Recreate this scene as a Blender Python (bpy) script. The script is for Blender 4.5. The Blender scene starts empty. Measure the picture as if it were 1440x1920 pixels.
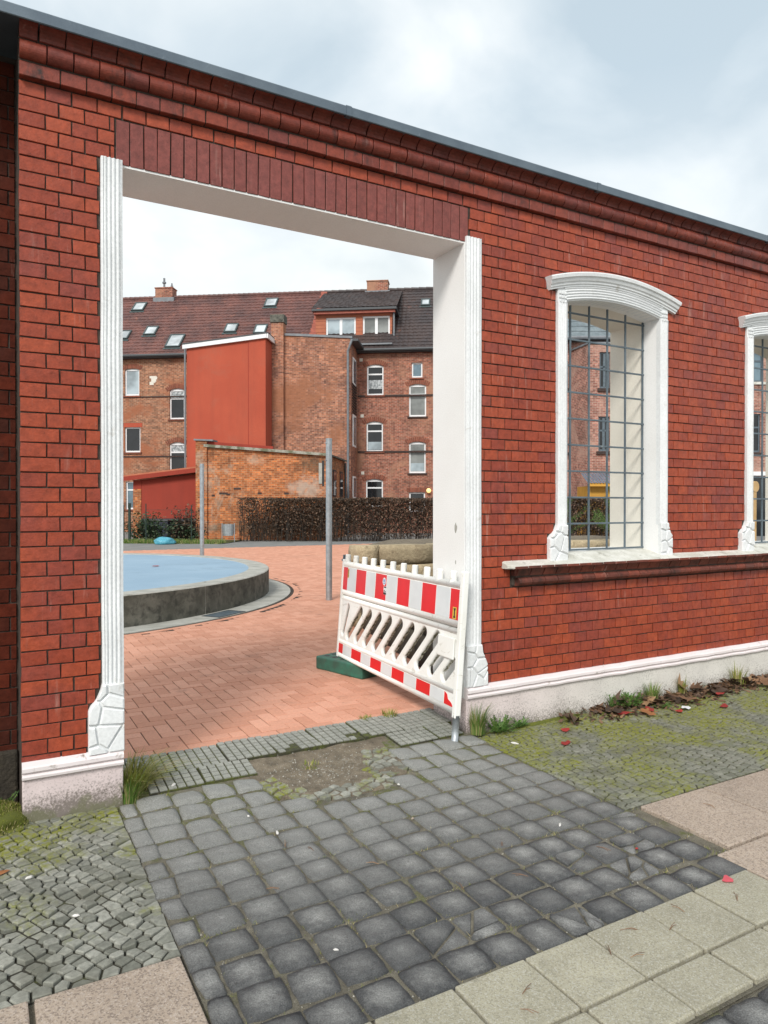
import bpy, bmesh, math, random
from math import sin, cos, pi, radians, sqrt, atan2
from mathutils import Vector, Matrix
random.seed(7)
rnd = random.random
def ru(a, b): return a + (b - a) * rnd()
S = bpy.context.scene
COL = S.collection

# ------------------------------------------------------------------ camera
F, CAM_Y, CAM_H, YAW = 1333.0, -3.96, 1.57, radians(29.37)
PITCH = math.atan(11 / F)
C0 = Vector((0, CAM_Y, CAM_H))
FW = Vector((sin(YAW) * cos(PITCH), cos(YAW) * cos(PITCH), -sin(PITCH)))
RT = Vector((cos(YAW), -sin(YAW), 0))
UP = RT.cross(FW)
cd = bpy.data.cameras.new("camera"); cam = bpy.data.objects.new("camera", cd); COL.objects.link(cam)
cd.sensor_fit = 'VERTICAL'; cd.sensor_height = 24; cd.lens = F / 1920 * 24
cd.clip_start = .05; cd.clip_end = 1500
cam.matrix_world = Matrix(((RT.x, UP.x, -FW.x, C0.x), (RT.y, UP.y, -FW.y, C0.y), (RT.z, UP.z, -FW.z, C0.z), (0, 0, 0, 1)))
S.camera = cam

# ------------------------------------------------------------------ sky, sun, exposure
SUN_EL, SUN_AZ = radians(40), radians(224)
w = bpy.data.worlds.new("World"); S.world = w; w.use_nodes = True
nt = w.node_tree; nt.nodes.clear(); L = nt.links.new
def wn(t, **k):
    n = nt.nodes.new(t)
    for a, b in k.items(): setattr(n, a, b)
    return n
sky = wn('ShaderNodeTexSky', sky_type='NISHITA', sun_disc=False, sun_elevation=SUN_EL, sun_rotation=SUN_AZ)
tc = wn('ShaderNodeTexCoord'); sep = wn('ShaderNodeSeparateXYZ'); L(tc.outputs['Generated'], sep.inputs[0])
zc = wn('ShaderNodeMath', operation='MAXIMUM'); L(sep.outputs[2], zc.inputs[0]); zc.inputs[1].default_value = 0
za = wn('ShaderNodeMath', operation='ADD'); L(zc.outputs[0], za.inputs[0]); za.inputs[1].default_value = .38
dx = wn('ShaderNodeMath', operation='DIVIDE'); L(sep.outputs[0], dx.inputs[0]); L(za.outputs[0], dx.inputs[1])
dy = wn('ShaderNodeMath', operation='DIVIDE'); L(sep.outputs[1], dy.inputs[0]); L(za.outputs[0], dy.inputs[1])
cv = wn('ShaderNodeCombineXYZ'); L(dx.outputs[0], cv.inputs[0]); L(dy.outputs[0], cv.inputs[1]); cv.inputs[2].default_value = 1.7
n1 = wn('ShaderNodeTexNoise'); n1.inputs['Scale'].default_value = 2.4; n1.inputs['Detail'].default_value = 7; n1.inputs['Roughness'].default_value = .48; n1.inputs['Distortion'].default_value = .3
n2 = wn('ShaderNodeTexNoise'); n2.inputs['Scale'].default_value = .8; n2.inputs['Detail'].default_value = 4
L(cv.outputs[0], n1.inputs['Vector']); L(cv.outputs[0], n2.inputs['Vector'])
cr = wn('ShaderNodeValToRGB'); L(n1.outputs['Fac'], cr.inputs[0])
e = cr.color_ramp.elements
e[0].position = .37; e[0].color = (2.85, 3.35, 3.6, 1)
e[1].position = .63; e[1].color = (5.4, 5.5, 5.35, 1)
m1 = e.new(.46); m1.color = (3.6, 4.0, 4.15, 1); m2 = e.new(.54); m2.color = (4.4, 4.65, 4.65, 1)
cr2 = wn('ShaderNodeValToRGB'); L(n2.outputs['Fac'], cr2.inputs[0])
cr2.color_ramp.elements[0].position = .42; cr2.color_ramp.elements[0].color = (1, 1, 1, 1)
cr2.color_ramp.elements[1].position = .62; cr2.color_ramp.elements[1].color = (0, 0, 0, 1)
# thin clouds: up to a third of the clear sky shows through
mulb = wn('ShaderNodeMath', operation='MULTIPLY'); L(cr2.outputs[0], mulb.inputs[0]); mulb.inputs[1].default_value = .16
skb = wn('ShaderNodeMix', data_type='RGBA', blend_type='MIX'); L(mulb.outputs[0], skb.inputs[0]); L(cr.outputs[0], skb.inputs[6]); L(sky.outputs[0], skb.inputs[7])
# lighter low down, as an overcast sky is towards the horizon
hr = wn('ShaderNodeMapRange'); L(zc.outputs[0], hr.inputs[0]); hr.inputs[1].default_value = .05; hr.inputs[2].default_value = .5; hr.inputs[3].default_value = .9; hr.inputs[4].default_value = 0
hm = wn('ShaderNodeMix', data_type='RGBA'); L(hr.outputs[0], hm.inputs[0]); L(skb.outputs[2], hm.inputs[6]); hm.inputs[7].default_value = (4.75, 4.8, 4.65, 1)
bg = wn('ShaderNodeBackground'); bg.inputs[1].default_value = .115; L(hm.outputs[2], bg.inputs[0])
wo = wn('ShaderNodeOutputWorld'); L(bg.outputs[0], wo.inputs[0])
sd = bpy.data.lights.new("sun", 'SUN'); so = bpy.data.objects.new("sun", sd); COL.objects.link(so)
sd.energy = 1.5; sd.angle = radians(16); sd.color = (1, .96, .90)
sdir = Vector((-sin(SUN_AZ) * cos(SUN_EL), -cos(SUN_AZ) * cos(SUN_EL), -sin(SUN_EL)))
so.rotation_euler = sdir.to_track_quat('-Z', 'Y').to_euler(); so.location = (-6, -12, 14)
vs = S.view_settings; vs.view_transform = 'Standard'; vs.look = 'None'; vs.exposure = .98; vs.gamma = 1; vs.use_curve_mapping = False

# ------------------------------------------------------------------ helpers
class MB:
    def __init__(s): s.v = []; s.f = []; s.m = []
    def add(s, vs, fs, mi=0):
        o = len(s.v); s.v += [tuple(p) for p in vs]
        for f in fs: s.f.append([i + o for i in f]); s.m.append(mi)
        return s
    def box(s, x0, x1, y0, y1, z0, z1, mi=0, M=None):
        p = [Vector((x, y, z)) for z in (z0, z1) for y in (y0, y1) for x in (x0, x1)]
        if M: p = [M @ q for q in p]
        return s.add(p, [(0, 2, 3, 1), (4, 5, 7, 6), (0, 1, 5, 4), (2, 6, 7, 3), (1, 3, 7, 5), (0, 4, 6, 2)], mi)
    def cbox(s, x0, x1, y0, y1, z0, z1, c=.01, mi=0, M=None):   # box with all edges cut
        bm = bmesh.new(); bmesh.ops.create_cube(bm, size=1)
        for q in bm.verts: q.co = Vector((x0 + (q.co.x + .5) * (x1 - x0), y0 + (q.co.y + .5) * (y1 - y0), z0 + (q.co.z + .5) * (z1 - z0)))
        bmesh.ops.bevel(bm, geom=list(bm.edges), offset=c, segments=2, affect='EDGES', profile=.5)
        if M: bm.transform(M)
        bm.verts.index_update(); s.add([q.co for q in bm.verts], [[q.index for q in f.verts] for f in bm.faces], mi); bm.free(); return s
    def sweep(s, prof, path, mi=0, closed=True, cap=True):
        # prof: list of (a,b); path: function list of frames giving point from (a,b)
        n = len(prof); o = len(s.v)
        for fr in path: s.v += [tuple(fr(a, b)) for a, b in prof]
        r = n if closed else n - 1
        for k in range(len(path) - 1):
            for i in range(r):
                j = (i + 1) % n
                s.f.append([o + k * n + i, o + k * n + j, o + (k + 1) * n + j, o + (k + 1) * n + i]); s.m.append(mi)
        if cap and closed:
            s.f.append([o + i for i in range(n)][::-1]); s.m.append(mi)
            s.f.append([o + (len(path) - 1) * n + i for i in range(n)]); s.m.append(mi)
        return s
    def tube(s, pts, r, n=8, mi=0, r1=None):
        pts = [Vector(p) for p in pts]; N = len(pts); o = len(s.v)
        for k, p in enumerate(pts):
            d = (pts[min(k + 1, N - 1)] - pts[max(k - 1, 0)]).normalized()
            a = d.cross(Vector((0, 0, 1)) if abs(d.z) < .9 else Vector((1, 0, 0))).normalized(); b = d.cross(a)
            rr = r if r1 is None else r + (r1 - r) * k / max(1, N - 1)
            for i in range(n): s.v.append(tuple(p + (a * cos(2 * pi * i / n) + b * sin(2 * pi * i / n)) * rr))
        for k in range(N - 1):
            for i in range(n):
                j = (i + 1) % n; s.f.append([o + k * n + i, o + k * n + j, o + (k + 1) * n + j, o + (k + 1) * n + i]); s.m.append(mi)
        s.f.append([o + i for i in range(n)]); s.m.append(mi); s.f.append([o + (N - 1) * n + i for i in range(n)][::-1]); s.m.append(mi)
        return s
    def prism(s, poly, z0, z1, c=0, mi=0, tilt=None, M=None):   # upright prism on a 2D polygon with a cut top edge
        n = len(poly); cx = sum(p[0] for p in poly) / n; cy = sum(p[1] for p in poly) / n
        def zz(x, y): return z1 + ((x - cx) * tilt[0] + (y - cy) * tilt[1] if tilt else 0)
        vs = [(x, y, z0) for x, y in poly]
        if c:
            vs += [(x, y, zz(x, y) - c) for x, y in poly]
            ins = []
            for x, y in poly:
                d = sqrt((x - cx) ** 2 + (y - cy) ** 2) or 1; k = max(0, 1 - c * 1.2 / d); ins.append((cx + (x - cx) * k, cy + (y - cy) * k))
            vs += [(x, y, zz(x, y)) for x, y in ins]; R = 2
        else:
            vs += [(x, y, zz(x, y)) for x, y in poly]; R = 1
        fs = []
        for k in range(R):
            for i in range(n):
                j = (i + 1) % n; fs.append((k * n + i, k * n + j, (k + 1) * n + j, (k + 1) * n + i))
        fs.append(tuple(R * n + i for i in range(n)))
        if M: vs = [M @ Vector(p) for p in vs]
        return s.add(vs, fs, mi)
    def mesh(s, name, mats, smooth=False):
        me = bpy.data.meshes.new(name); me.from_pydata(s.v, [], s.f)
        for m in (mats if isinstance(mats, (list, tuple)) else [mats]): me.materials.append(m)
        if any(s.m): me.polygons.foreach_set('material_index', s.m)
        if smooth: me.polygons.foreach_set('use_smooth', [True] * len(me.polygons))
        me.update(); return me
    def fix(s):
        bm = bmesh.new(); vs = [bm.verts.new(p) for p in s.v]; bm.verts.ensure_lookup_table()
        for f, m in zip(s.f, s.m):
            try: q = bm.faces.new([vs[i] for i in f]); q.material_index = m
            except ValueError: pass
        bmesh.ops.recalc_face_normals(bm, faces=bm.faces)
        bm.verts.index_update(); s.v = [tuple(q.co) for q in bm.verts]; s.f = [[q.index for q in f.verts] for f in bm.faces]; s.m = [f.material_index for f in bm.faces]; bm.free(); return s
def tag(o, label=None, cat=None, group=None, kind=None):
    for k, x in (('label', label), ('category', cat), ('group', group), ('kind', kind)):
        if x: o[k] = x
    return o
def link(name, me, parent=None, local=False):
    o = bpy.data.objects.new(name, me); COL.objects.link(o)
    if parent is not None:
        o.parent = parent
        if not local: o.matrix_parent_inverse = BASE.get(parent.name, Matrix()).inverted()
    return o
BASE = {}
def obj(name, mb, mats, parent=None, smooth=False, local=False, kind=None):
    o = link(name, mb.mesh(name, mats, smooth), parent, local)
    if kind: o['kind'] = kind
    if parent is not None: BASE[o.name] = Matrix() if not local else BASE.get(parent.name, Matrix())
    return o
def empty(name, loc, label, cat, rz=0, group=None):
    o = bpy.data.objects.new(name, None); COL.objects.link(o); o.empty_display_size = .2
    o.location = loc; o.rotation_euler = (0, 0, rz)
    BASE[o.name] = Matrix.Translation(loc) @ Matrix.Rotation(rz, 4, 'Z')
    return tag(o, label, cat, group)
def ray(px, py): return FW + RT * ((px - 720) / F) - UP * ((py - 960) / F)
def plane_hit(px, py, P, N):
    r = ray(px, py); return C0 + r * ((Vector(P) - C0).dot(N) / r.dot(N))
def clip_poly(poly, a, b, c):       # keep a*x+b*y<=c
    out = []; n = len(poly)
    for i in range(n):
        p, q = poly[i], poly[(i + 1) % n]; dp = a * p[0] + b * p[1] - c; dq = a * q[0] + b * q[1] - c
        if dp <= 0: out.append(p)
        if dp * dq < 0:
            t = dp / (dp - dq); out.append((p[0] + (q[0] - p[0]) * t, p[1] + (q[1] - p[1]) * t))
    return out
def voronoi(pts, region, gap, reach):
    cells = []; g = {}
    for i, p in enumerate(pts): g.setdefault((int(p[0] // reach), int(p[1] // reach)), []).append(i)
    for i, p in enumerate(pts):
        poly = list(region); kx, ky = int(p[0] // reach), int(p[1] // reach)
        for ax in (-1, 0, 1):
            for ay in (-1, 0, 1):
                for j in g.get((kx + ax, ky + ay), []):
                    if j == i or not poly: continue
                    q = pts[j]; a, b = q[0] - p[0], q[1] - p[1]; d = sqrt(a * a + b * b)
                    if d < 1e-6 or d > 2 * reach: continue
                    a /= d; b /= d; poly = clip_poly(poly, a, b, a * p[0] + b * p[1] + d / 2 - gap / 2)
        cells.append(poly)
    return cells

# ------------------------------------------------------------------ materials
def mat(name):
    m = bpy.data.materials.new(name); m.use_nodes = True; t = m.node_tree; t.nodes.clear()
    out = t.nodes.new('ShaderNodeOutputMaterial'); b = t.nodes.new('ShaderNodeBsdfPrincipled'); t.links.new(b.outputs[0], out.inputs[0])
    return m, t, b
class T:      # small node-writing shorthand
    def __init__(s, t): s.t = t
    def n(s, typ, **k):
        x = s.t.nodes.new(typ)
        for a, b in k.items(): setattr(x, a, b)
        return x
    def l(s, a, b): s.t.links.new(a, b)
    def val(s, a, sock):
        if isinstance(a, (int, float)): sock.default_value = a
        elif isinstance(a, (tuple, list)): sock.default_value = tuple(a) + ((1,) if len(a) == 3 and sock.type == 'RGBA' else ())
        else: s.l(a, sock)
    def math(s, op, a, b=0, clamp=False):
        x = s.n('ShaderNodeMath', operation=op, use_clamp=clamp); s.val(a, x.inputs[0]); s.val(b, x.inputs[1]); return x.outputs[0]
    def mix(s, f, a, b, blend='MIX'):
        x = s.n('ShaderNodeMix', data_type='RGBA', blend_type=blend); s.val(f, x.inputs[0]); s.val(a, x.inputs[6]); s.val(b, x.inputs[7]); return x.outputs[2]
    def noise(s, vec, scale, detail=4, rough=.55, dist=0):
        x = s.n('ShaderNodeTexNoise'); x.inputs['Scale'].default_value = scale; x.inputs['Detail'].default_value = detail; x.inputs['Roughness'].default_value = rough; x.inputs['Distortion'].default_value = dist
        s.l(vec, x.inputs['Vector']); return x.outputs['Fac']
    def ramp(s, f, a, b, ca=0., cb=1.):
        x = s.n('ShaderNodeMapRange'); s.val(f, x.inputs[0])
        for i, q in enumerate((a, b, ca, cb)): x.inputs[i + 1].default_value = q
        return x.outputs[0]
    def scale(s, vec, sc, off=(0, 0, 0)):
        x = s.n('ShaderNodeMapping'); s.l(vec, x.inputs[0]); x.inputs['Scale'].default_value = sc; x.inputs['Location'].default_value = off; return x.outputs[0]
    def pos(s): return s.n('ShaderNodeNewGeometry').outputs['Position']
    def objc(s): return s.n('ShaderNodeTexCoord').outputs['Object']
    def rand(s):
        g = s.n('ShaderNodeNewGeometry').outputs['Random Per Island']; o = s.n('ShaderNodeObjectInfo').outputs['Random']
        return s.math('FRACT', s.math('ADD', s.math('MULTIPLY', g, 7.31), s.math('MULTIPLY', o, 5.77)))
    def bump(s, h, strength, dist, b):
        x = s.n('ShaderNodeBump'); x.inputs['Strength'].default_value = strength; x.inputs['Distance'].default_value = dist; s.l(h, x.inputs['Height']); s.l(x.outputs[0], b.inputs['Normal'])
def simple(name, c1, c2=None, rough=.8, scale=6, lo=.35, hi=.65, bump=0, bscale=60, bdist=.003, var=0, fine=0, fscale=200, streak=None, obj_space=False, metal=0, spec=.5, dirt=None):
    m, t, b = mat(name); k = T(t); P = k.objc() if obj_space else k.pos()
    col = k.mix(k.ramp(k.noise(P, scale), lo, hi), c1, c2 or c1)
    if fine: col = k.mix(1., col, k.ramp(k.noise(P, fscale, 2), .3, .7, 1 - fine, 1 + fine), 'MULTIPLY')
    if var:
        h = k.n('ShaderNodeHueSaturation'); k.l(k.ramp(k.rand(), 0, 1, 1 - var, 1 + var), h.inputs['Value']); k.l(col, h.inputs['Color']); col = h.outputs[0]
    if dirt:   # patchy stains: (colour, scale, lo, hi)
        col = k.mix(k.ramp(k.noise(P, dirt[1], 6, .65, .5), dirt[2], dirt[3]), col, dirt[0])
    if streak: col = k.mix(k.math('MULTIPLY', k.ramp(k.noise(k.scale(P, (streak[1], streak[1], streak[1] * .09)), 1, 6, .7), .45, .75), .42), col, streak[0])
    k.val(col, b.inputs['Base Color']); b.inputs['Roughness'].default_value = rough; b.inputs['Metallic'].default_value = metal; b.inputs['Specular IOR Level'].default_value = spec
    if bump: k.bump(k.noise(P, bscale, 5, .6), bump, bdist, b)
    return m
def wall_brick(name, a, b2, purple, soot=0, rough=.42, spec=.36):
    m, t, b = mat(name); k = T(t); P = k.pos(); r = k.rand()
    col = k.mix(k.ramp(r, .1, .9), a, b2)
    col = k.mix(k.ramp(k.math('FRACT', k.math('MULTIPLY', r, 13.7)), .86, 1.05), col, purple)
    col = k.mix(k.ramp(k.noise(P, 2.1, 2), .48, .70, 0, .7), col, purple)
    col = k.mix(1., col, k.ramp(k.noise(P, 24, 6, .7), .3, .72, 1.3, .66), 'MULTIPLY')
    # dark pits and kiln specks
    col = k.mix(k.ramp(k.noise(P, 85, 4, .7), .62, .70, 0, .75), col, (.05, .016, .01))
    # pale wash streaks
    st = k.noise(k.scale(P, (26, 26, 3.0)), 1, 5, .6)
    col = k.mix(k.math('MULTIPLY', k.ramp(st, .58, .74, 0, .5), k.ramp(k.noise(P, 1.1, 3), .5, .6)), col, (.55, .36, .30))
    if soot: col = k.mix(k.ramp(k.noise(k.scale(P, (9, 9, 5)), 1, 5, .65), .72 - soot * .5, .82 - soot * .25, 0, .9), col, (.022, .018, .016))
    k.val(col, b.inputs['Base Color']); k.val(k.ramp(k.noise(P, 14), .3, .7, rough - .1, rough + .15), b.inputs['Roughness'])
    b.inputs['Specular IOR Level'].default_value = spec
    k.bump(k.math('ADD', k.noise(P, 70, 6, .65), k.math('MULTIPLY', k.noise(P, 18, 3), .8)), .45, .005, b); return m
def far_brick(name, a, b2, mortar, patch=None, dark=(.05, .028, .02), ps=(.35, .5, .62)):
    m, t, b = mat(name); k = T(t); o = k.objc(); s = k.n('ShaderNodeSeparateXYZ'); k.l(o, s.inputs[0])
    cmb = k.n('ShaderNodeCombineXYZ'); k.l(k.math('SUBTRACT', s.outputs[0], s.outputs[1]), cmb.inputs[0]); k.l(s.outputs[2], cmb.inputs[1])
    br = k.n('ShaderNodeTexBrick'); k.l(cmb.outputs[0], br.inputs['Vector']); br.inputs['Scale'].default_value = 1; br.inputs['Brick Width'].default_value = .25; br.inputs['Row Height'].default_value = .08
    br.inputs['Mortar Size'].default_value = .011; br.inputs['Mortar Smooth'].default_value = .3; br.inputs['Bias'].default_value = 0
    br.inputs['Color1'].default_value = a + (1,); br.inputs['Color2'].default_value = b2 + (1,); br.inputs['Mortar'].default_value = mortar + (1,)
    nz = k.noise(o, .9, 6, .65)
    col = k.mix(k.ramp(nz, .5, .72, 0, .65), br.outputs[0], dark)
    # single darker / paler bricks
    v = k.n('ShaderNodeTexWhiteNoise', noise_dimensions='2D'); fl = k.n('ShaderNodeVectorMath', operation='FLOOR'); k.l(k.scale(cmb.outputs[0], (8, 12.5, 1)), fl.inputs[0]); k.l(fl.outputs[0], v.inputs['Vector'])
    col = k.mix(1., col, k.ramp(v.outputs[0], 0, 1, .66, 1.36), 'MULTIPLY')
    if patch: col = k.mix(k.ramp(k.noise(o, ps[0], 6, .7, .6), ps[1], ps[2], 0, .8), col, patch)
    k.val(col, b.inputs['Base Color']); b.inputs['Roughness'].default_value = .9
    k.bump(br.outputs['Fac'], -.5, .012, b); return m
M = {}
M['brick'] = wall_brick('glazed_brick', (.345, .064, .026), (.265, .045, .021), (.215, .046, .036), .07)
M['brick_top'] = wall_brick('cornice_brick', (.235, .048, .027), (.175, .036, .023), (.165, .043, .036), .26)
M['brick_soot_shade'] = wall_brick('soot_and_shade_brick', (.105, .020, .010), (.06, .014, .008), (.05, .016, .011), .2, .75, .1)  # shade of the recess is put into these dark colours, along with soot
M['brick_sill'] = wall_brick('sill_brick', (.20, .05, .03), (.13, .037, .025), (.09, .04, .033), .42, .6)
M['lintel'] = wall_brick('lintel_brick', (.225, .062, .05), (.195, .053, .043), (.21, .061, .052), .03, .4)
M['mortar'] = simple('mortar', (.075, .055, .043), (.034, .025, .02), .95, 18, bump=.4, bscale=160)
M['white'] = simple('white_paint', (.77, .785, .79), (.69, .705, .71), .75, 3, fine=.06, fscale=70, bump=.55, bscale=70, bdist=.004, dirt=((.46, .44, .40), 9, .62, .80))
M['reveal'] = simple('white_render', (.83, .83, .82), (.78, .775, .76), .85, 1.6, fine=.05, fscale=140, bump=.25, bscale=150, bdist=.003, dirt=((.45, .42, .37), 7, .70, .8))
M['cream'] = simple('cream_render', (.76, .725, .64), (.70, .665, .58), .85, 1.6, fine=.03, fscale=80, bump=.2, bscale=120)
def plinth_mat():
    m, t, b = mat('pink_plinth'); k = T(t); P = k.pos(); s = k.n('ShaderNodeSeparateXYZ'); k.l(P, s.inputs[0])
    pinkness = k.ramp(s.outputs[0], 2.9, 4.2)
    col = k.mix(pinkness, (.68, .575, .57), (.64, .615, .57)); col = k.mix(1., col, k.ramp(k.noise(P, 5), .3, .7, 1.08, .9), 'MULTIPLY')
    col = k.mix(k.ramp(k.noise(P, 130, 2), .66, .75, 0, .5), col, (.2, .17, .15))
    # splash dirt speckled over the lowest hand's breadth
    h = k.math('ADD', k.math('MULTIPLY', k.ramp(s.outputs[2], .0, .15, .36, 0), k.ramp(s.outputs[0], 2.8, 3.6, 1, .62)), k.math('MULTIPLY', k.noise(P, 4, 3), .25))
    d = k.ramp(k.math('ADD', k.noise(P, 95, 5, .7), h), .66, .90, 0, .8)
    col = k.mix(d, col, (.10, .085, .065)); col = k.mix(k.ramp(k.math('ADD', k.noise(P, 7, 5, .7), k.ramp(s.outputs[2], 0, .12, .35, 0)), .72, .85, 0, .6), col, (.13, .14, .06))
    k.val(col, b.inputs['Base Color']); b.inputs['Roughness'].default_value = .88; k.bump(k.noise(P, 90, 6, .65), .5, .006, b); return m
M['plinth'] = plinth_mat()
M['plinth_trim'] = simple('plinth_moulding', (.78, .71, .715), (.70, .64, .635), .75, 4, bump=.3, bscale=60, bdist=.004, dirt=((.24, .21, .17), 13, .60, .74))
M['sill'] = simple('sill_cement', (.66, .65, .60), (.50, .49, .43), .85, 8, fine=.08, fscale=70, bump=.5, bscale=60, bdist=.005, dirt=((.2, .19, .15), 11, .58, .74))
M['zinc'] = simple('zinc', (.15, .185, .215), (.115, .145, .175), .45, 6, metal=.55, fine=.06, fscale=200, bump=.1, bscale=20, dirt=((.30, .33, .35), 18, .66, .8))
M['iron'] = simple('grey_painted_iron', (.115, .15, .175), (.075, .10, .12), .5, 9, fine=.08, bump=.2, bscale=80, dirt=((.26, .28, .28), 22, .62, .75))
def cobble_mat():
    m, t, b = mat('slag_cobble'); k = T(t); P = k.pos(); o = k.objc(); s = k.n('ShaderNodeSeparateXYZ'); k.l(o, s.inputs[0]); r = k.rand()
    d = k.math('SQRT', k.math('ADD', k.math('POWER', k.math('MULTIPLY', s.outputs[0], 1.0), 2), k.math('POWER', s.outputs[1], 2)))
    wear = k.math('ADD', k.ramp(d, .004, .082, .74, -.04), k.math('MULTIPLY', k.math('SUBTRACT', k.noise(P, 30, 6, .7), .5), 1.15))
    wear = k.math('MULTIPLY', wear, k.ramp(k.math('FRACT', k.math('MULTIPLY', r, 3.3)), 0, 1, .5, 1.35), True)
    s2 = k.n('ShaderNodeSeparateXYZ'); k.l(P, s2.inputs[0]); dusty = k.ramp(s2.outputs[1], -1.7, -.2, 0, .62)     # dustier towards the gate
    base = k.mix(k.ramp(r, 0, 1), (.060, .062, .064), (.095, .096, .096)); base = k.mix(dusty, base, (.36, .36, .33))
    col = k.mix(wear, base, (.30, .30, .285)); col = k.mix(1., col, k.ramp(k.noise(P, 210, 3, .7), .3, .7, .55, 1.45), 'MULTIPLY')
    col = k.mix(k.ramp(k.noise(P, 330, 2), .70, .74, 0, .4), col, (.3, .29, .26))
    k.val(col, b.inputs['Base Color']); k.val(k.ramp(k.noise(P, 30), .3, .7, .5, .75), b.inputs['Roughness']); b.inputs['Specular IOR Level'].default_value = .4
    k.bump(k.math('ADD', k.noise(P, 170, 4, .75), k.math('MULTIPLY', k.noise(P, 25, 4), 2)), .75, .008, b); return m
M['cobble'] = cobble_mat()
def moss_over(k, col, P, amount, sc=2.2, green=(.185, .195, .008)):
    s_ = k.n('ShaderNodeSeparateXYZ'); k.l(P, s_.inputs[0]); nearwall = k.ramp(s_.outputs[1], -1.2, -.1, -.07, .09)
    big = k.ramp(k.math('ADD', k.noise(P, sc, 5, .65, .4), nearwall), .62 - amount * .2, .72 - amount * .15); fine = k.ramp(k.noise(P, 38, 4, .7), .38, .58)
    return k.mix(k.math('MULTIPLY', k.math('MULTIPLY', big, fine), .92), col, green)
def stone_mat(name, a, b2, mossy, rough=.85):
    m, t, b = mat(name); k = T(t); P = k.pos(); r = k.rand()
    col = k.mix(r, a, b2); col = k.mix(1., col, k.ramp(k.noise(P, 45, 6, .7), .25, .75, .6, 1.35), 'MULTIPLY')
    col = k.mix(k.ramp(k.noise(P, 3, 4), .52, .68, 0, .6), col, (.10, .098, .072))
    if mossy: col = moss_over(k, col, P, mossy)
    k.val(col, b.inputs['Base Color']); b.inputs['Roughness'].default_value = rough; k.bump(k.noise(P, 120, 5, .7), .45, .004, b); return m
M['sett'] = stone_mat('grey_sett', (.145, .148, .122), (.30, .30, .26), .6)
M['sett_moss'] = stone_mat('mossy_sett', (.14, .145, .11), (.22, .22, .18), 1.08)
def soil_mat(name, a, b2, mossy, msc=3):
    m, t, b = mat(name); k = T(t); P = k.pos(); col = k.mix(k.ramp(k.noise(P, 14, 6, .65), .3, .7), a, b2)
    col = k.mix(1., col, k.ramp(k.noise(P, 240, 2), .25, .75, .6, 1.4), 'MULTIPLY')
    if mossy: col = moss_over(k, col, P, mossy, msc, (.10, .115, .02))
    k.val(col, b.inputs['Base Color']); b.inputs['Roughness'].default_value = .95; k.bump(k.noise(P, 140, 6, .75), .8, .012, b); return m
M['joint'] = soil_mat('sandy_joint', (.22, .20, .15), (.09, .08, .06), .6, 5)
M['joint_moss'] = soil_mat('mossy_joint', (.085, .082, .05), (.055, .05, .032), 1.3)
M['joint_left'] = soil_mat('earthy_joint', (.06, .055, .036), (.03, .028, .02), .6)
M['dirt'] = soil_mat('dry_dirt', (.25, .205, .145), (.10, .08, .055), .0)
M['asphalt'] = simple('grey_path', (.22, .22, .21), (.17, .17, .165), .9, 2, fine=.2, fscale=150, bump=.4, bscale=200)
def slab_mat(name, base, b2, speck_d, speck_l, sc, var=.06):
    m, t, b = mat(name); k = T(t); P = k.pos(); col = k.mix(k.ramp(k.noise(P, 3.2, 5, .6), .35, .65), base, b2)
    h = k.n('ShaderNodeHueSaturation'); k.l(k.ramp(k.rand(), 0, 1, 1 - var, 1 + var), h.inputs['Value']); k.l(col, h.inputs['Color']); col = h.outputs[0]
    vo = k.n('ShaderNodeTexVoronoi'); vo.inputs['Scale'].default_value = sc; k.l(P, vo.inputs['Vector']); sp = k.n('ShaderNodeSeparateColor'); k.l(vo.outputs['Color'], sp.inputs[0])
    col = k.mix(k.ramp(sp.outputs[0], .62, .78, 0, .5), col, speck_d); col = k.mix(k.ramp(sp.outputs[1], .74, .86, 0, .45), col, speck_l)
    col = k.mix(1., col, k.ramp(k.noise(P, 420, 2), .25, .75, .78, 1.22), 'MULTIPLY')
    col = k.mix(k.ramp(k.noise(P, 6, 6, .7, .4), .58, .76, 0, .45), col, (.09, .085, .065))
    k.val(col, b.inputs['Base Color']); b.inputs['Roughness'].default_value = .82; k.bump(k.noise(P, 190, 4, .7), .5, .004, b); return m
M['granite'] = slab_mat('pink_granite', (.41, .33, .26), (.35, .28, .22), (.10, .075, .065), (.50, .43, .37), 170)
M['slab'] = slab_mat('concrete_slab', (.38, .355, .265), (.30, .28, .21), (.20, .185, .135), (.48, .47, .42), 210)
M['tile'] = slab_mat('grid_tile', (.30, .30, .265), (.23, .235, .205), (.15, .15, .125), (.36, .36, .33), 240, .1)
def paver_mat():
    m, t, b = mat('red_paver'); k = T(t); P = k.pos(); r = k.rand(); col = k.mix(r, (.66, .33, .225), (.54, .245, .155))
    col = k.mix(1., col, k.ramp(k.noise(P, 60, 5, .65), .25, .75, 1.12, .84), 'MULTIPLY')
    col = k.mix(k.ramp(k.noise(P, .8, 5, .6), .5, .75, 0, .3), col, (.40, .22, .15)); col = k.mix(k.ramp(k.noise(P, 2.4, 6, .7), .58, .74, 0, .55), col, (.2, .10, .065))
    k.val(col, b.inputs['Base Color']); b.inputs['Roughness'].default_value = .8; k.bump(k.noise(P, 160, 4, .7), .35, .004, b); return m
M['paver'] = paver_mat()
M['paver_joint'] = simple('dark_joint', (.05, .034, .024), (.03, .022, .016), .95, 10)
M['concrete'] = simple('pale_concrete', (.42, .41, .37), (.31, .305, .27), .85, 4, fine=.1, fscale=120, bump=.4, bscale=90, dirt=((.17, .165, .14), 6, .58, .74))
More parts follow.
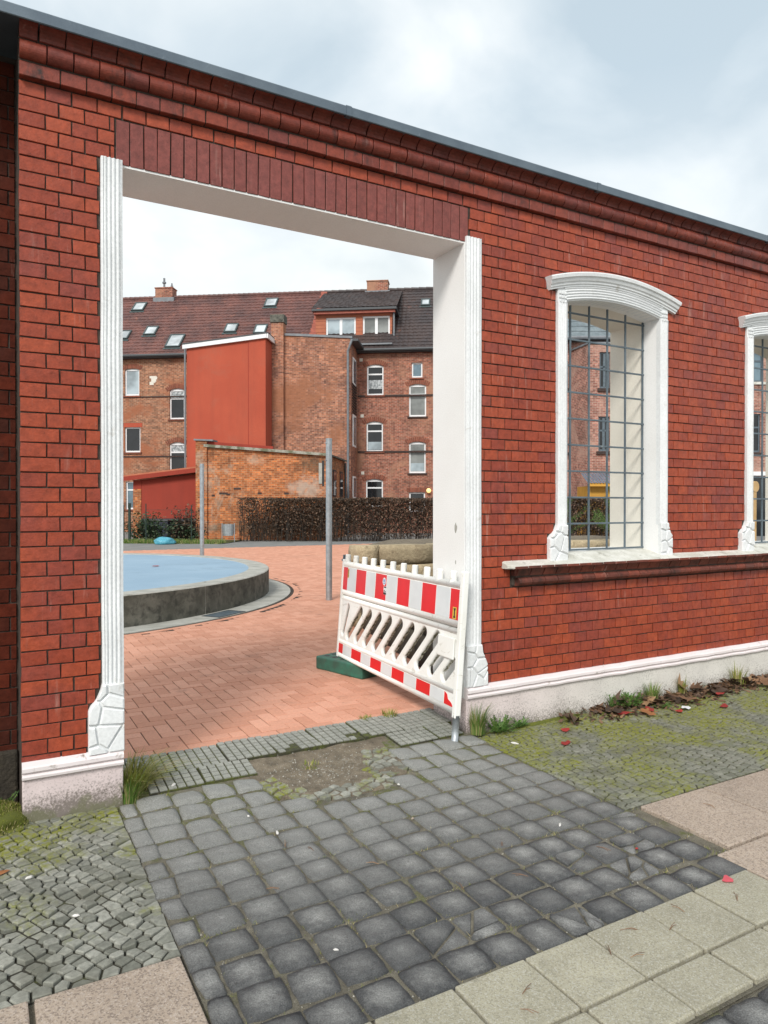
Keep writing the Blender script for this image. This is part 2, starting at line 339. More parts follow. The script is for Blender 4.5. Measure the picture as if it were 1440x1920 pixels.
M['concrete_dirty'] = simple('algae_stained_concrete', (.075, .075, .06), (.15, .147, .122), .9, 5, fine=.12, fscale=110, bump=.5, bscale=80, dirt=((.035, .036, .03), 7, .48, .68))
M['blue'] = simple('blue_rubber', (.235, .345, .445), (.27, .385, .485), .85, 1.2, fine=.12, fscale=220, bump=.3, bscale=200, dirt=((.19, .27, .34), 1.6, .56, .85))
M['galv'] = simple('galvanised_steel', (.42, .45, .47), (.34, .37, .39), .45, 14, metal=.6, fine=.08, fscale=60, lo=.4, hi=.6)
def plastic_white():
    m, t, b = mat('white_plastic'); k = T(t); P = k.pos(); col = k.mix(k.ramp(k.noise(P, 4), .35, .7), (.86, .86, .83), (.80, .79, .74))
    col = k.mix(k.ramp(k.noise(k.scale(P, (9, 9, 22)), 1, 6, .72, .8), .58, .74, 0, .75), col, (.36, .33, .24)); col = k.mix(k.ramp(k.noise(P, 120, 3), .69, .76, 0, .7), col, (.15, .14, .11))
    k.val(col, b.inputs['Base Color']); b.inputs['Roughness'].default_value = .45; k.bump(k.noise(P, 40, 4), .12, .003, b); return m
M['plastic'] = plastic_white()
M['plastic_grime'] = simple('grimy_plastic', (.56, .53, .44), (.18, .165, .10), .8, 24, .42, .58, bump=.4, bscale=90, dirt=((.045, .045, .02), 34, .52, .64))
M['red_film'] = simple('red_reflective', (.74, .006, .012), (.66, .005, .010), .35, 5, fine=.05, fscale=300, dirt=((.75, .6, .58), 42, .76, .80))
M['grey_film'] = simple('silver_reflective', (.70, .72, .73), (.63, .65, .66), .35, 5, fine=.03, fscale=300, dirt=((.35, .33, .3), 30, .68, .76))
M['yellow'] = simple('yellow_sticker', (.62, .42, .06), None, .5); M['black'] = simple('black_print', (.015, .015, .015), None, .5); M['sticker'] = simple('white_sticker', (.75, .76, .78), None, .5); M['sticker_blue'] = simple('blue_print', (.10, .22, .5), None, .5)
M['green_block'] = simple('green_recycled_plastic', (.028, .15, .10), (.035, .085, .06), .55, 9, bump=.4, bscale=60, dirt=((.12, .115, .075), 8, .60, .78), fine=.1)
M['sand'] = simple('sandstone', (.52, .42, .27), (.38, .30, .19), .9, 5, fine=.15, fscale=60, bump=.9, bscale=28, bdist=.02, var=.25, dirt=((.16, .12, .07), 6, .56, .72))
M['stone_dark'] = simple('dark_rubble_stone', (.085, .068, .045), (.045, .037, .027), .95, 5, fine=.15, fscale=60, bump=.9, bscale=28, bdist=.02, var=.25)
M['sand_top'] = simple('weathered_stone_top', (.50, .46, .36), (.40, .37, .28), .9, 8, fine=.1, bump=.6, bscale=30, bdist=.015)
# ---- background
M['house'] = far_brick('old_red_brick', (.35, .105, .06), (.22, .064, .043), (.33, .25, .19), (.38, .2, .125), (.10, .045, .032))
M['house_l'] = far_brick('brown_brick', (.37, .15, .078), (.22, .082, .046), (.34, .26, .18), (.33, .11, .05), (.09, .045, .03))
M['wing'] = far_brick('yellow_brown_brick', (.44, .17, .095), (.19, .068, .046), (.36, .25, .18), (.30, .12, .06), (.085, .04, .035))
M['shed_brick'] = far_brick('orange_old_brick', (.50, .15, .042), (.27, .074, .025), (.38, .23, .125), (.42, .33, .25), (.10, .045, .022), (.42, .56, .66))
M['right_brick'] = far_brick('pale_red_brick', (.37, .15, .11), (.25, .09, .068), (.42, .33, .27), (.45, .29, .23), (.10, .05, .04))
M['arch'] = simple('arch_brick', (.235, .078, .045), (.17, .055, .035), .9, 12, var=.2)
M['arch_dark'] = simple('dark_brick_course', (.07, .04, .032), (.035, .026, .024), .9, 9)
M['tiles_l'] = simple('brown_roof_tile', (.165, .066, .052), (.085, .040, .036), .6, .9, .35, .65, fine=.25, fscale=9, bump=.3, bscale=30, dirt=((.26, .105, .07), 2.6, .60, .76), obj_space=True)
M['tiles_r'] = simple('dark_roof_tile', (.062, .042, .038), (.042, .032, .032), .55, .8, .35, .65, fine=.22, fscale=9, bump=.3, bscale=30, dirt=((.18, .075, .05), 2.2, .62, .76), obj_space=True)
M['tile_red'] = simple('red_ridge_tile', (.42, .12, .08), (.32, .09, .06), .7, 6)
M['tiles_g'] = simple('grey_roof_tile', (.18, .215, .23), (.13, .16, .175), .6, 2, fine=.15, fscale=9, obj_space=True)
M['render_red'] = simple('orange_red_render', (.435, .085, .043), (.385, .070, .036), .9, .5, fine=.05, fscale=30, bump=.3, bscale=60, obj_space=True, streak=((.27, .06, .036), 1.7), dirt=((.36, .10, .06), .9, .55, .8))
M['render_dark'] = simple('red_render', (.31, .042, .024), (.27, .036, .02), .9, .7, fine=.05, fscale=30, streak=((.17, .03, .02), 1.9), obj_space=True)
M['clad'] = simple('terracotta_cladding', (.40, .135, .07), (.36, .115, .06), .8, 3, var=.1)
M['upvc'] = simple('white_window_frame', (.78, .79, .80), None, .4)
def glass(name, c, rough=.06):
    m, t, b = mat(name); k = T(t); P = k.pos(); k.val(k.mix(k.ramp(k.noise(P, .8, 3), .4, .6), c, tuple(x * .55 for x in c)), b.inputs['Base Color']); b.inputs['Roughness'].default_value = rough; b.inputs['Specular IOR Level'].default_value = .6; return m
M['g_dark'] = glass('dark_pane', (.018, .020, .023)); M['g_grey'] = glass('blinds_behind_pane', (.27, .285, .275), .2); M['g_sky'] = glass('pale_pane', (.42, .50, .54), .12); M['g_lace'] = simple('lace_curtain', (.5, .53, .54), (.2, .22, .23), .4, 9, .42, .58); M['g_blue'] = glass('bluish_pane', (.16, .24, .29), .1)
M['gutter'] = simple('dark_gutter', (.05, .055, .06), None, .5); M['pipe'] = simple('zinc_pipe', (.20, .215, .23), (.15, .16, .175), .5, 4)
M['skyl'] = simple('rooflight_frame', (.055, .075, .075), None, .5); M['skyg'] = glass('rooflight_pane', (.55, .60, .62), .25)
M['fence'] = simple('dark_green_steel', (.012, .03, .022), None, .5)
M['bag'] = simple('blue_plastic_bag', (.055, .28, .38), (.10, .38, .48), .3, 9, bump=.6, bscale=16, bdist=.05)
M['bin'] = simple('dark_bin', (.012, .016, .03), None, .6)
M['wood_y'] = simple('yellow_painted_boards', (.62, .33, .05), (.52, .26, .035), .7, 2, fine=.06)
M['roof_blue'] = simple('blue_sheet_roof', (.13, .165, .21), (.10, .13, .17), .5, 2)
M['wood'] = simple('raw_timber', (.55, .36, .17), (.45, .28, .12), .8, 3)
def leaf_mat(name, a, b2, c3=None, trans=.25):
    m, t, b = mat(name); k = T(t); r = k.rand(); col = k.mix(r, a, b2)
    if c3: col = k.mix(k.ramp(k.math('FRACT', k.math('MULTIPLY', r, 9.1)), .7, .75), col, c3)
    k.val(col, b.inputs['Base Color']); b.inputs['Roughness'].default_value = .65; b.inputs['Subsurface Weight'].default_value = 0
    tr = k.n('ShaderNodeBsdfTranslucent'); k.l(col, tr.inputs[0]); mx = k.n('ShaderNodeMixShader'); mx.inputs[0].default_value = trans; k.l(b.outputs[0], mx.inputs[1]); k.l(tr.outputs[0], mx.inputs[2])
    k.l(mx.outputs[0], t.nodes['Material Output'].inputs[0]); return m
M['hedge'] = leaf_mat('withered_beech_leaf', (.095, .060, .038), (.036, .027, .018), (.20, .12, .075))
M['twig'] = simple('twig', (.045, .034, .026), (.025, .02, .016), .9, 8)
M['grass'] = leaf_mat('grass_blade', (.09, .19, .03), (.17, .26, .05), (.36, .32, .14)); M['grass_dry'] = leaf_mat('yellow_grass_blade', (.16, .22, .03), (.30, .31, .06), (.50, .42, .20))
M['weed'] = leaf_mat('weed_leaf', (.06, .14, .03), (.12, .23, .045), (.18, .28, .07)); M['pine'] = leaf_mat('pine_needle', (.06, .14, .03), (.13, .22, .05), (.22, .28, .09))
M['shrub'] = leaf_mat('bramble_leaf', (.022, .055, .022), (.05, .095, .04), (.13, .17, .10)); M['dead'] = leaf_mat('dead_leaf', (.27, .145, .075), (.13, .07, .04), (.36, .22, .12), .15); M['litter'] = leaf_mat('leaf_litter', (.15, .085, .05), (.05, .032, .022), (.24, .14, .08), .1)
M['petal'] = leaf_mat('red_petal', (.50, .05, .04), (.36, .04, .035)); M['petal_pink'] = leaf_mat('pink_petal', (.72, .12, .15), (.72, .12, .15)); M['orange_leaf'] = leaf_mat('orange_leaf', (.46, .20, .08), (.40, .17, .07))
M['moss'] = soil_mat('bright_moss', (.16, .17, .014), (.085, .10, .012), 1.0); M['pale_bit'] = simple('pale_litter', (.72, .70, .66), (.55, .53, .5), .7, 40)
# ================================================================== SETTING: ground sheets
YARD = .07
def hz(x, y):          # the driveway climbs a hand's breadth to the yard inside the gate
    t = max(0, min(1, (y + .55) / 1.0)); t = t * t * (3 - 2 * t)
    mx = max(0, min(1, (x - .62) / .12)) * max(0, min(1, (3.05 - x) / .22))
    return YARD * t * mx
def in_pit(x, y): return ((x - 1.80) / .47) ** 2 + ((y + .16) / .34) ** 2 < 1 and y > -.52
def sheet(name, x0, x1, y0, y1, nx, ny, fz, m, kind='structure'):
    b = MB(); b.v = [(x0 + (x1 - x0) * i / nx, y0 + (y1 - y0) * j / ny, 0) for j in range(ny + 1) for i in range(nx + 1)]
    b.v = [(x, y, fz(x, y)) for x, y, _ in b.v]
    for j in range(ny):
        for i in range(nx): k = j * (nx + 1) + i; b.f.append((k, k + 1, k + nx + 2, k + nx + 1)); b.m.append(0)
    return obj(name, b, m, kind=kind, smooth=True)
g = MB(); g.v = [(-500, -500, -.06), (500, -500, -.06), (500, 500, -.06), (-500, 500, -.06)]; g.f = [(0, 1, 2, 3)]; g.m = [0]
obj('ground', g, M['asphalt'], kind='structure')
driveway = sheet('driveway', .60, 2.90, -2.05, .45, 60, 60, lambda x, y: hz(x, y) - .0125 + .0025 * sin(31 * x) * cos(27 * y) - (.05 if in_pit(x, y) or (1.38 < x < 2.22 and -.2 < y < .12) else 0), M['joint'])
left_pave = sheet('sett_pavement', -3.2, .60, -1.445, .02, 30, 20, lambda x, y: -.015, M['joint_left'])
right_pave = sheet('mossy_pavement', 2.90, 9.2, -1.375, .02, 60, 20, lambda x, y: -.008, M['joint_moss'])
slab_pave = sheet('slab_pavement', -3.2, 9.2, -2.535, -1.36, 40, 12, lambda x, y: -.020, M['joint'])
front_pave = sheet('cobbled_kerb_strip', -3.2, 9.2, -6, -2.53, 20, 10, lambda x, y: -.026, M['joint'])
yard = sheet('yard', -7, 16, .43, 21, 4, 4, lambda x, y: YARD - .006, M['paver_joint'])
path = sheet('path', -60, 90, .46, 120, 4, 4, lambda x, y: YARD - .012, M['asphalt'])

# ---- cobbled driveway: one object per slag cobble
def dome(wx, wy, seed):
    r = random.Random(seed); n = 7; b = MB(); jx = [r.uniform(-.008, .008) for _ in range(8)]
    for j in range(n):
        for i in range(n):
            u, v = -1 + 2 * i / (n - 1), -1 + 2 * j / (n - 1)
            # square to squircle
            k = 1 - .055 * (u * u) * (v * v)
            x, y = u * k * wx / 2, v * k * wy / 2
            x += (jx[0] * (1 - u) * (1 - v) + jx[1] * (1 + u) * (1 - v) + jx[2] * (1 - u) * (1 + v) + jx[3] * (1 + u) * (1 + v)) / 4
            y += (jx[4] * (1 - u) * (1 - v) + jx[5] * (1 + u) * (1 - v) + jx[6] * (1 - u) * (1 + v) + jx[7] * (1 + u) * (1 + v)) / 4
            rr = max(abs(u), abs(v)); ed = rr > .95; x += r.uniform(-.0022, .0022) * ed; y += r.uniform(-.0022, .0022) * ed; z = -.0022 * (u * u + v * v) / 2 - (.0058 if rr > .95 else 0) + r.uniform(-.0012, .0012)
            b.v.append((x, y, z))
    for j in range(n - 1):
        for i in range(n - 1): k = j * n + i; b.f.append((k, k + 1, k + n + 1, k + n)); b.m.append(0)
    ring = [i for i in range(n)] + [n - 1 + n * j for j in range(1, n)] + [n * n - 1 - i for i in range(1, n)] + [n * (n - 1) - n * j for j in range(1, n - 1)]
    o = len(b.v); b.v += [(b.v[i][0] * 1.02, b.v[i][1] * 1.02, -.06) for i in ring]; q = len(ring)
    for i in range(q): b.f.append((ring[i], o + i, o + (i + 1) % q, ring[(i + 1) % q])); b.m.append(0)
    return b.mesh('cobble', M['cobble'], True)
full = [dome(.157 + .003 * (i % 3), .154 + .003 * (i % 2), 40 + i) for i in range(9)]
half = [dome(.082, .155, 70 + i) for i in range(4)]
def cobble(x, y, me, rz=0, sx=1, sy=1, parent=None, z=None):
    o = link('cobble', me, parent or driveway); o.location = (x, y, (hz(x, y) if z is None else z) + ru(-.002, .003)); o.scale = (sx, sy, 1)
    sl = (hz(x, y + .05) - hz(x, y - .05)) / .1 if z is None else 0
    o.rotation_euler = (sl + ru(-.016, .016), ru(-.016, .016), rz + ru(-.03, .03))
broken = {(4, 1), (5, 1), (9, 2), (7, 0), (11, 2), (10, 1), (12, 3)}
def fragments(x, y, wx, wy, n):
    pts = [(x + ru(-.4, .4) * wx, y + ru(-.4, .4) * wy) for _ in range(n)]
    reg = [(x - wx / 2, y - wy / 2 + .012), (x - wx / 2 + .012, y - wy / 2), (x + wx / 2 - .012, y - wy / 2), (x + wx / 2, y - wy / 2 + .012), (x + wx / 2, y + wy / 2 - .012), (x + wx / 2 - .012, y + wy / 2), (x - wx / 2 + .012, y + wy / 2), (x - wx / 2, y + wy / 2 - .012)]
    for c in voronoi(pts, reg, .009, .3):
        if len(c) > 2:
            cx = sum(p[0] for p in c) / len(c); cy = sum(p[1] for p in c) / len(c)
            b = MB().prism([(p[0] - cx, p[1] - cy) for p in c], -.06, 0, .006, tilt=(ru(-.05, .05), ru(-.05, .05)))
            o = link('cobble', b.mesh('cobble', M['cobble']), driveway); o.location = (cx, cy, hz(cx, cy) + ru(-.008, .002))
NR = 12
for j in range(NR):
    y = -1.973 + .1672 * j; sh = ru(-.012, .012)
    if not in_pit(.645, y) and y < -.06: cobble(.646 + ru(-.004, .004), y + ru(-.01, .01), random.choice(half), 0, ru(.9, 1.12), ru(.9, 1.05))
    for i in range(13):
        x = .778 + .1695 * i + sh + ru(-.005, .005)
        if y > -.2 and 1.36 < x < 2.25: continue
        if in_pit(x, y): continue
        if x > 2.86: continue
        if (i, j) in broken: fragments(x, y, .155, .152, random.choice((2, 3, 3, 4)))
        else: cobble(x, y + ru(-.006, .006), random.choice(full), random.choice((0, pi / 2, pi)), ru(.96, 1.035), ru(.95, 1.03))
# the dark cobbles of the kerb strip
for j in range(3):
    for i in range(14):
        x = 1.06 + .172 * i + (.06 if j % 2 else 0); y = -2.625 - .17 * j
        if x > 1.85 or j > 0: cobble(x, y, random.choice(full), random.choice((0, pi)), ru(.97, 1.05), 1, front_pave, -.006)
# ---- setts: left pavement one by one, the rest joined
def sett_points(x0, x1, y0, y1, ang, px, py, jit):
    ca, sa = cos(ang), sin(ang); out = []; R = 8
    n = int(R / px)
    for j in range(-n, n):
        sh_ = .12 * px * j + ru(-.1, .1) * px
        for i in range(-n, n):
            u = i * px + sh_ + ru(-jit, jit) * px; v = j * py + ru(-jit, jit) * py + .02 * sin(u * 5)
            x, y = u * ca - v * sa + (x0 + x1) / 2, u * sa + v * ca + (y0 + y1) / 2
            if x0 < x < x1 and y0 < y < y1: out.append((x, y))
    return out
def lay(pts, region, gap, reach): return [c for c in voronoi(pts, region, gap, reach) if len(c) > 2]
reg = [(-1.1, -1.44), (.597, -1.44), (.597, -.015), (-1.1, -.015)]
pts = sett_points(-1.1, .585, -1.44, -.015, .55, .053, .044, .18)
cells = lay(pts, reg, .008, .11)
def cellarea(c): return abs(sum(c[i][0] * c[(i + 1) % len(c)][1] - c[(i + 1) % len(c)][0] * c[i][1] for i in range(len(c)))) / 2
cells = [c for c in cells if cellarea(c) > .0003]
def cview(c):
    x = sum(p[0] for p in c) / len(c); y = sum(p[1] for p in c) / len(c); d = Vector((x, y, 0)) - C0; z = d.dot(FW)
    vis = z > .1 and abs(d.dot(RT) / z) < .55 and -d.dot(UP) / z < .74
    return (vis, cellarea(c) / max(z, .1) ** 3)
cells.sort(key=cview, reverse=True)
rest = MB()
for n_, c in enumerate(cells):
    cx = sum(p[0] for p in c) / len(c); cy = sum(p[1] for p in c) / len(c); tl = (ru(-.10, .10), ru(-.10, .10)); zz = ru(-.005, .004)
    sunk = -.007 if (cy < -.75 and rnd() < .5) else 0
    if n_ < 250:
        b = MB().prism([(p[0] - cx, p[1] - cy) for p in c], -.03, 0, .004, tilt=tl); o = link('sett', b.mesh('sett', M['sett']), left_pave); o.location = (cx, cy, zz + sunk)
    else: rest.prism(c, -.03, zz + sunk, .004, tilt=tl)
obj('sett_paving', rest, M['sett'], left_pave, kind='stuff')
reg = [(2.895, -1.372), (7.4, -1.372), (7.4, -.02), (2.895, -.02)]
b = MB()
for c in lay(sett_points(2.89, 7.4, -1.372, -.02, .12, .058, .046, .2), reg, .008, .12):
    if cellarea(c) > .0006: b.prism(c, -.03, ru(-.004, .002), .004, tilt=(ru(-.05, .05), ru(-.05, .05)))
obj('sett_paving', b, M['sett_moss'], right_pave, kind='stuff')
# ---- the hole in the driveway: bare dirt with a rim of loose setts
def pitz(x, y): return hz(x, y) - .026 - .020 * max(0, 1 - ((x - 1.75) / .4) ** 2 - ((y + .08) / .25) ** 2) + .005 * sin(23 * x + 3) * cos(19 * y)
sheet('dirt_patch', 1.22, 2.30, -.52, .14, 40, 30, lambda x, y: pitz(x, y) + (.014 if in_pit(x, y) or y > -.14 else -.02), M['dirt'])
pts = [p for p in sett_points(1.2, 2.4, -.56, .16, .35, .062, .052, .25)]
for c in lay(pts, [(1.2, -.56), (2.4, -.56), (2.4, .12), (1.2, .12)], .010, .12):
    x = sum(p[0] for p in c) / len(c); y = sum(p[1] for p in c) / len(c); e = ((x - 1.80) / .47) ** 2 + ((y + .16) / .34) ** 2
    if not in_pit(x, y) or y > .02: continue
    right = x > 1.98 and y < .0 and (x - 1.98) * 1.2 + (-y) * .5 > ru(.05, .16); low = y < -.34 and x > 1.45; left = x < 1.56 and y < -.12 and e > .5
    if (right or low or left) and rnd() < .93 and cellarea(c) > .001:
        b = MB().prism([(p[0] - x, p[1] - y) for p in c], -.03, 0, .004, tilt=(ru(-.10, .10), ru(-.10, .10))); o = link('sett', b.mesh('sett', M['sett']), driveway); o.location = (x, y, hz(x, y) + ru(-.012, 0))
# ---- gridded tiles between cobbles and yard
def grid_tile(x0, y0, nx, ny, zt=.0, tiltx=0, cracked=False, rz=0, skip=()):
    s_ = .0495; b = MB(); W, D = nx * s_, ny * s_
    b.cbox(-W / 2, W / 2, -D / 2, D / 2, -.055, -.007, .003, 1)
    for i in range(nx):
        for j in range(ny):
            if (i, j) in skip: continue
            x, y = -W / 2 + s_ * (i + .5), -D / 2 + s_ * (j + .5); h = s_ / 2 - .0046
            b.prism([(x - h, y - h), (x + h, y - h), (x + h, y + h), (x - h, y + h)], -.007, ru(-.0008, .0008), .001)
    cx, cy = x0 + W / 2, y0 + D / 2
    o = link('grid_tile', b.mesh('grid_tile', [M['tile'], M['joint_left']]), driveway); o.location = (cx, cy, hz(cx, cy) + .004 + zt); sl = (hz(cx, cy + .05) - hz(cx, cy - .05)) / .1
    o.rotation_euler = (sl + tiltx, ru(-.012, .012), rz + ru(-.012, .012))
x = .66
for n_ in range(7):
    sk = ((1, 0), (2, 0), (2, 1)) if n_ == 3 else ((4, 1), (5, 0), (5, 1)) if n_ == 4 else ((0, 0),) if n_ == 5 else ()
    grid_tile(x, .150 + ru(-.008, .008), 6, 6, ru(-.004, .006), ru(-.02, .02), rz=ru(-.03, .03), skip=sk); x += .302
grid_tile(x, .155, 2, 6)
for xx, rz, nx in ((.765, .01, 6), (1.07, -.02, 6), (2.32, .02, 6), (2.625, .01, 4)): grid_tile(xx, -.052 + ru(-.008, .008), nx, 4, ru(0, .004), 0, rz=rz)
# ---- slab pavement in front
def slab(name, x0, x1, y0, y1, m, zt=0):
    b = MB().cbox(-(x1 - x0) / 2 + .0045, (x1 - x0) / 2 - .0045, -(y1 - y0) / 2 + .0045, (y1 - y0) / 2 - .0045, -.05, 0, .006)
    o = link(name, b.mesh(name, m), slab_pave); o.location = ((x0 + x1) / 2, (y0 + y1) / 2, zt + ru(-.002, .002)); o.rotation_euler = (ru(-.006, .006), ru(-.006, .006), ru(-.006, .006))
xs = [.135, .60]
slab('granite_slab', .128, .595, -2.02, -1.448, M['granite']); slab('granite_slab', .128, .62, -2.53, -2.03, M['granite'])
slab('granite_slab', -.44, .120, -2.02, -1.445, M['granite']); slab('granite_slab', -.44, .12, -2.53, -2.03, M['granite']); slab('granite_slab', -1.0, -.448, -2.53, -1.445, M['granite'])
for i, xx in enumerate([.73, 1.03, 1.33, 1.627, 1.92, 2.22, 2.52]):
    slab('concrete_slab', xx, xx + (.298 if i < 6 else .345), -2.338, -2.054, M['slab']); slab('concrete_slab', xx + .004, xx + (.30 if i < 6 else .345), -2.525, -2.344, M['slab'])
gx = [2.985, 3.49, 4.05, 4.62, 5.2, 5.78, 6.4, 7.0]
for i in range(7):
    slab('granite_slab', gx[i], gx[i + 1], -1.895, -1.38, M['granite']); slab('granite_slab', gx[i] - .11, gx[i + 1] - .11, -2.525, -1.905, M['granite'])

# ---- yard paving in herringbone, and the raised ring it runs up to
RC, RR = Vector((-.06, 9.74)), 4.78
b_ = .1; pav = []
for j in range(0, 205):
    y = .535 + j * b_
    xl = -1.6 - .05 * (y - .4); xh = 3.2 + .74 * (y - .4)
    for i in range(int((xl + 8) / b_), int((xh + 8) / b_)):
        d = (i - j) % 4; x = -8 + i * b_
        if d == 0: pav.append((x + b_, y + b_ / 2, 0))
        elif d == 3: pav.append((x + b_ / 2, y + b_, 1))
pav = [p for p in pav if (Vector(p[:2]) - RC).length > 5.33 and p[1] > .58]
x = -.4
while x < 3.4: pav.append((x, .485, 0)); x += .2
halfs = [(-8 + i * b_ + b_ / 2, .535 + b_ / 2) for i in range(70, 115) if i % 4 == 2]
# brick-on-edge ring round the apron
nr = int(2 * pi * 5.27 / .2)
ringp = [(RC.x + 5.265 * cos(2 * pi * k / nr), RC.y + 5.265 * sin(2 * pi * k / nr), 2 * pi * k / nr + pi / 2) for k in range(nr)]
def paver_mb(l=.1945, w_=.0945, c=.0025): return MB().prism([(-l / 2, -w_ / 2), (l / 2, -w_ / 2), (l / 2, w_ / 2), (-l / 2, w_ / 2)], -.02, 0, c)
pm = paver_mb().mesh('paving_brick', M['paver'])
def pvis(p):
    d = Vector((p[0], p[1], YARD)) - C0; z = d.dot(FW); u = d.dot(RT) / z
    return not (-.372 < u < .115) , z
pav.sort(key=pvis); st = MB(); base = paver_mb()
for n_, p in enumerate(pav):
    if n_ < 300:
        o = link('paving_brick', pm, yard); o.location = (p[0], p[1], YARD + ru(-.0015, .0015)); o.rotation_euler = (ru(-.008, .008), ru(-.008, .008), p[2] * pi / 2 + ru(-.008, .008))
    else:
        z = YARD + ru(-.0015, .0015); a = p[2] * pi / 2; ca, sa = cos(a), sin(a); o = len(st.v)
        st.v += [(p[0] + q[0] * ca - q[1] * sa, p[1] + q[0] * sa + q[1] * ca, z + q[2]) for q in base.v]; st.f += [[i + o for i in f] for f in base.f]; st.m += base.m
for x, y in halfs: st.prism([(x - .048, y - .048), (x + .048, y - .048), (x + .048, y + .048), (x - .048, y + .048)], YARD - .02, YARD, .0025)
for x, y, a in ringp:
    ca, sa = cos(a), sin(a); o = len(st.v); st.v += [(x + q[0] * ca - q[1] * sa, y + q[0] * sa + q[1] * ca, YARD + q[2]) for q in base.v]; st.f += [[i + o for i in f] for f in base.f]; st.m += base.m
obj('brick_paving', st, M['paver'], yard, kind='stuff')

# ================================================================== THE BRICK WALL WITH THE GATE OPENING
XL, G0, G1, XR, TOP, CW = .155, .638, 2.862, 9.2, 3.684, .0748
WIN = (4.287, 6.532, 8.777); ZC, RA = .95, 2.20
wall = empty('brick_wall', (4.5, .2, 0), 'glazed red brick wall with white framed gate opening and grey metal coping', 'wall')
def brick_mesh(wd, h, seed):
    r = random.Random(seed); b = MB(); c = .0018; j = lambda: r.uniform(-.0016, .0016)
    q = [(-wd / 2, -h / 2), (wd / 2, -h / 2), (wd / 2, h / 2), (-wd / 2, h / 2)]; q = [(x + j(), z + j()) for x, z in q]
    b.v = [(x, .05, z) for x, z in q] + [(x, c, z) for x, z in q] + [(x * (1 - 2 * c / wd), j() * .5, z * (1 - 2 * c / h)) for x, z in q]
    for k in range(2):
        for i in range(4): a, d = k * 4 + i, k * 4 + (i + 1) % 4; b.f.append((a, d, d + 4, a + 4)); b.m.append(0)
    b.f.append((8, 9, 10, 11)); b.m.append(0); return b
def variants(wd, h, n, m, s0): return [brick_mesh(wd, h, s0 + i).mesh('brick', m) for i in range(n)]
HB = variants(.1165, .0672, 6, M['brick'], 100); TB = variants(.1815, .0672, 4, M['brick'], 130)
def blocked(z):
    ex = []
    if z < 3.385: ex.append((.47 if z < .53 else .475 + (z - .53) * .6 if z < .64 else .534, 3.032 if z < .50 else 3.032 - (z - .50) * .4 if z < .617 else 2.987))
    elif z < 3.605: ex.append((.608, 2.891))
    if 1.0 < z < 1.16: ex.append((3.26, XR + 1))
    for c in WIN:
        if 1.16 < z < 1.36: ex.append((c - .68, c + .645))
        elif 1.36 <= z < 1.44: ex.append((c - .62, c + .61))
        elif 1.44 <= z < 3.15: ex.append((c - .60, c + .60))
        elif z >= 3.15:
            k = 2.375 ** 2 - (z - ZC) ** 2
            if k > 0: ex.append((c - min(.688, sqrt(k)), c + min(.688, sqrt(k))))
    return ex
bricks = []
k = 0
while True:
    z1 = TOP - CW * k; z0 = z1 - CW
    if z1 < .30: break
    x = XL
    first = True
    while x < XR:
        wd = .183 if (first and k % 2) else .1222
        segs = [(x, x + wd)]
        for a, b in blocked((z0 + z1) / 2):
            ns = []
            for s0, s1 in segs:
                if s1 <= a or s0 >= b: ns.append((s0, s1))
                else:
                    if s0 < a: ns.append((s0, a))
                    if s1 > b: ns.append((b, s1))
            segs = ns
        for s0, s1 in segs:
            pb = .288 if s0 < 1.5 else .335
            if s1 - s0 > .022 and z1 > pb + .02: bricks.append((s0, s1, max(z0, pb), z1))
        x += wd; first = False
    k += 1
def bview(q):
    d = Vector(((q[0] + q[1]) / 2, 0, (q[2] + q[3]) / 2)) - C0; z = d.dot(FW)
    return -(q[1] - q[0]) * (q[3] - q[2]) / z ** 3 if abs(d.dot(RT) / z) < .55 else 0
bricks.sort(key=bview); st = MB()
for n_, (x0, x1, z0, z1) in enumerate(bricks):
    wd, h = x1 - x0 - .0070, z1 - z0 - .0068; dyy = ru(-.0018, .0018)
    if n_ < 300:
        src, w0 = (TB, .1815) if wd > .15 else (HB, .1165)
        o = link('brick', random.choice(src), wall); o.location = ((x0 + x1) / 2 + ru(-.001, .001), dyy, (z0 + z1) / 2); o.scale = (wd / w0, 1, h / .0672); o.rotation_euler = (ru(-.01, .01), ru(-.008, .008), ru(-.008, .008))
    else:
        b = brick_mesh(wd, h, n_); o = len(st.v); cx, cz = (x0 + x1) / 2, (z0 + z1) / 2; ra, rb = ru(-.012, .012), ru(-.010, .010)
        st.v += [(cx + q[0], dyy + q[1] + ra * q[2] + rb * q[0], cz + q[2]) for q in b.v]; st.f += [[i + o for i in f] for f in b.f]; st.m += b.m
obj('brickwork', st, M['brick'], wall, kind='stuff')
# core (mortar) behind the bricks
b = MB(); Y0 = .008
b.box(XL + .004, G0 - .004, Y0, .37, 0, 3.95); b.box(G0 - .004, G1 + .004, Y0, .36, 3.372, 3.95)
def between(x0, x1): b.box(x0, x1, Y0, .5, 0, 3.95)
b.box(G1 + .004, 3.2, Y0, .384, 0, 3.95); edge = 3.2
for c in WIN:
    hw = .515
    if c + hw > XR: between(edge, XR); edge = None; break
    between(edge, c - hw); b.box(c - hw, c + hw, Y0, .5, 0, 1.10); edge = c + hw; n = 12
    for i in range(n):
        xa, xb = c - hw + 2 * hw * i / n, c - hw + 2 * hw * (i + 1) / n; za = [ZC + sqrt((RA + .012) ** 2 - (q - c) ** 2) for q in (xa, xb)]
        v = [(xa, Y0, za[0]), (xb, Y0, za[1]), (xb, Y0, 3.95), (xa, Y0, 3.95)]; v += [(p[0], .5, p[2]) for p in v]
        b.add(v, [(0, 1, 2, 3), (7, 6, 5, 4), (0, 4, 5, 1), (1, 5, 6, 2), (2, 6, 7, 3), (3, 7, 4, 0)])
if edge: between(edge, XR)
obj('mortar', b, M['mortar'], wall)
